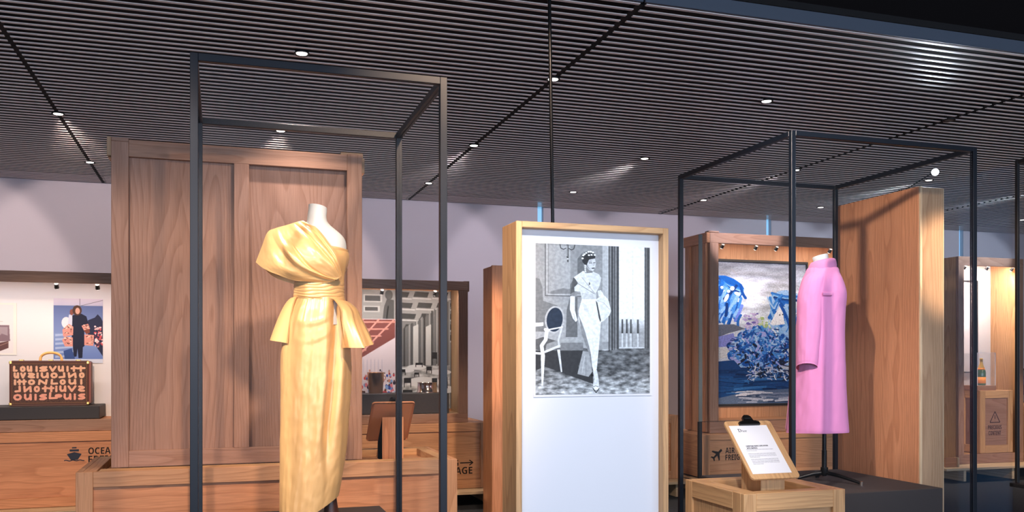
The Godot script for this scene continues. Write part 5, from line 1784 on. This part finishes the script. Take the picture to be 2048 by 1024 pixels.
	var a1 := deg_to_rad(148.0 - 360.0)
	for i in 161:
		var s := i / 160.0
		var a := lerpf(a0, a1, s)
		var right := clampf(1.0 - s * 3.2, 0, 1)
		var deg := rad_to_deg(a)
		var v := table([[0.0, 50, 93, 1.0], [0.10, 58, 90, 1.0], [0.22, 50, 72, 1.0], [0.33, 44, 74, 0.9], [0.6, 36, 76, 0.8], [0.86, 44, 80, 0.8], [0.94, 40, 84, 0.7], [1.0, 27, 88, 0.6]], s)
		var col := []
		for j in 41:
			var b := j / 40.0
			var fold := (sin(deg * 0.30 + 0.8) + 0.35 * sin(deg * 0.60 + 1.9)) * 12.0 * right + sin(deg * 0.16) * 3.0 * (1.0 - right)
			var out: float = v[0] * pow(b, 0.52) + fold * b * (0.4 + b)
			var puff := 7.0 * bump(b, 0.22, 0.16) * right
			var y: float = 602.0 + 3.0 * cos(a) + v[1] * b - 4.0 * (1.0 - b)
			var rx := 50.5 + out + puff
			var rz := 41.0 + (out + puff) * 0.92
			col.append(q.call(638.5 + rx * cos(a), y, 3 + rz * sin(a)))
		rows.append(col)
	st = st_new()
	loft(st, rows, false, 1)
	var lining := []
	for row in rows:
		var col := []
		for p: Vector3 in row:
			var c := Vector3(0.026, p.y, 0.008)
			col.append(p + (c - p).normalized() * 0.005)
		lining.append(col)
	loft(st, lining, false, 2)
	mi("hip_bow", finish(st), M.satin, g)

func build_coat() -> void:
	var at := P(3.80, 0.486, 5.05)
	var turn := -36.95
	var K := 1.0 / 301.0
	var KX := 1.0 / 318.0
	var q := func(gx: float, gy: float, gz: float) -> Vector3:
		return Vector3((gx - 1640.0) * KX, (962.0 - gy) * K, gz * K)
	var o := thing("mannequin_stand", "black tripod stand with white neck block under the pink coat", "stand", at, turn)
	var neck := lathe([Vector2(0.066, 0.0), Vector2(0.055, 0.03), Vector2(0.050, 0.06), Vector2(0.0505, 0.085), Vector2(0.047, 0.088)], 32)
	mi("neck_block", neck, M.mannequin, o, q.call(1646, 537, 0), Vector3(0, 0, 14))
	var st := st_new()
	tube(st, [q.call(1648, 900, 0), q.call(1648, 560, 0)], [0.014, 0.014], 16)
	tube(st, [q.call(1648, 942, 0), q.call(1648, 900, 0)], [0.0165, 0.0165], 16)
	mi("pole", finish(st), M.black_metal, o)
	st = st_new()
	tube(st, [q.call(1648, 951, 0), q.call(1648, 946, 0), q.call(1648, 934, 0)], [0.014, 0.025, 0.024], 18)
	mi("hub", finish(st), M.black_metal, o)
	for leg in [[0.25, 0.135], [-0.15, 0.02], [-0.02, -0.16]]:
		st = st_new()
		var tip := Vector3(leg[0], 0.013, leg[1])
		var hub: Vector3 = q.call(1648, 944, 0)
		tube(st, [hub, hub.lerp(tip, 0.4) + Vector3(0, 0.006, 0), tip], [0.014, 0.0125, 0.010], 12)
		var lg := mi("leg", finish(st), M.black_metal, o)
		st = st_new()
		tube(st, [tip + Vector3(0, 0.012, 0), tip - Vector3(0, 0.0128, 0)], [0.0125, 0.012], 14)
		mi("foot_cap", finish(st), M.silver if leg[0] > 0.2 else M.black_metal, lg)
	# ---- coat
	var c := thing("coat", "long pink wool coat hanging on the black tripod stand", "coat", at, turn)
	var nz := FastNoiseLite.new()
	nz.seed = 15
	nz.frequency = 1.0
	var body := [[531, 1623, 1668, 20], [538, 1613, 1676, 31], [547, 1609, 1678.5, 43], [560, 1602.5, 1684.5, 53], [574, 1598.5, 1689.5, 58], [588, 1596.5, 1692.5, 60], [620, 1597, 1690.5, 57], [663, 1592, 1689, 55], [737, 1583, 1690.5, 57], [811, 1576, 1693, 61], [864, 1570.5, 1697.5, 64]]
	var rows := []
	for i in 111:
		var ring := []
		for j in 140:
			var a := TAU * j / 140
			var y := lerpf(531.0, 864.5 - 2.0 * sin(a) - 1.5 * cos(a), i / 110.0)
			var v := table(body, y)
			var cx: float = (v[0] + v[1]) * 0.5
			var hw: float = (v[1] - v[0]) * 0.5
			var down := clampf((y - 600.0) / 260.0, 0, 1)
			var d := 1.6 * sin(a * 5.0 + 0.7) * down + nz.get_noise_2d(cos(a) * 2.2 + sin(a), y * 0.011) * 2.2
			d += 1.5 * bump(a, 1.35, 0.03) * smoothstep(0.1, 0.3, down)
			d -= 1.6 * bump(y, 862.0, 2.0)
			var ca := cos(a)
			var sa := sin(a)
			ring.append(q.call(cx + (hw + d * 0.35) * signf(ca) * pow(absf(ca), 0.86), y, (v[2] + d) * signf(sa) * pow(absf(sa), 0.86)))
		rows.append(ring)
	st = st_new()
	loft(st, rows, true, 1)
	mi("body", finish(st), M.wool, c)
	st = st_new()
	var low: Array = rows[110]
	var lift := []
	for p: Vector3 in low:
		lift.append(Vector3(p.x * 0.94 + 0.0, p.y + 0.002, p.z * 0.94))
	var lift2 := []
	for p: Vector3 in lift:
		lift2.append(p + Vector3(0, 0.08, 0))
	loft(st, [low, lift, lift2], true, 1)
	cap(st, lift2, false)
	mi("lining", finish(st), M.wool_lining, c)
	# sleeves
	var sl := [[545, 1624, 1648, 30, 8], [551, 1615, 1650, 36, 14], [560, 1606.5, 1651, 40, 20], [578, 1599, 1649, 44, 23], [602, 1594.5, 1646.5, 47, 23.5], [645, 1593.5, 1643, 50, 22.5], [692, 1593, 1639, 53, 21], [736, 1592.5, 1635, 55, 20]]
	for side in [1.0, -1.0]:
		rows = []
		for i in 81:
			var ring := []
			for j in 72:
				var a := TAU * j / 72
				var y := lerpf(545.0, 735.0 - 9.0 * sin(a) * side, i / 80.0)
				var v := table(sl, y)
				var d := nz.get_noise_2d(cos(a) * 1.7 + 9.0, y * 0.02) * 1.6 - 1.3 * bump(y, 733.0 - 9.0 * sin(a) * side, 1.6)
				d += 1.0 * bump(a, 1.75, 0.06)
				ring.append(q.call((v[0] + v[1]) * 0.5 + ((v[1] - v[0]) * 0.5 + d * 0.3) * cos(a), y, side * v[2] + (v[3] + d) * sin(a)))
			rows.append(ring)
		st = st_new()
		loft(st, rows, true, 1)
		cap(st, rows[0], true)
		var slv := mi("sleeve", finish(st), M.wool, c)
		var ins := []
		for i in 8:
			var ring := []
			var src: Array = rows[80 - i * 3]
			var mid := Vector3.ZERO
			for p: Vector3 in src:
				mid += p
			mid /= src.size()
			for p: Vector3 in src:
				ring.append(mid + (p - mid) * 0.93)
			ins.append(ring)
		st = st_new()
		loft(st, [rows[80], ins[0]], true, 1)
		loft(st, ins, true, 2)
		cap(st, ins[7], true)
		mi("sleeve_lining", finish(st), M.wool_lining, slv)
	# collar
	rows = []
	for k in [[0.0, 0.0, 0.0], [0.25, 1.5, 0.35], [0.5, 1.6, 0.65], [0.8, 1.0, 0.92], [0.95, -1.5, 1.0], [1.05, -4.0, 0.9], [1.05, -6.0, 0.4]]:
		var ring := []
		for j in 72:
			var a := TAU * j / 72
			var y := lerpf(540.0 - 2.0 * cos(a), 521.0 - 3.5 * cos(a), k[2])
			var hw: float = lerpf(29.0, 22.5, k[0]) + k[1]
			var hd: float = lerpf(33.0, 25.0, k[0]) + k[1]
			ring.append(q.call(lerpf(1643.5, 1646.0, k[0]) + hw * cos(a), y, hd * sin(a)))
		rows.append(ring)
	st = st_new()
	loft(st, rows, true, 1)
	mi("collar", finish(st), M.wool, c)
	st = st_new()
	cbox(st, q.call(1654, 592, 61.5), Vector3(0.06, 0.02, 0.012), 0.004, 0)
	mi("half_belt", st.commit(), M.wool, c)
	# front edge that swings out beyond the near post
	st = st_new()
	var pan := []
	for i in 21:
		var t := i / 20.0
		var y := lerpf(640.0, 858.0, t)
		pan.append([q.call(lerpf(1596, 1572, t), y, 16 + 6 * t), q.call(lerpf(1592, 1569.5, t), y, 8 + 4 * t), q.call(lerpf(1594, 1573, t), y, -6)])
	loft(st, pan, false, 1)
	mi("front_edge", finish(st), M.wool, c)
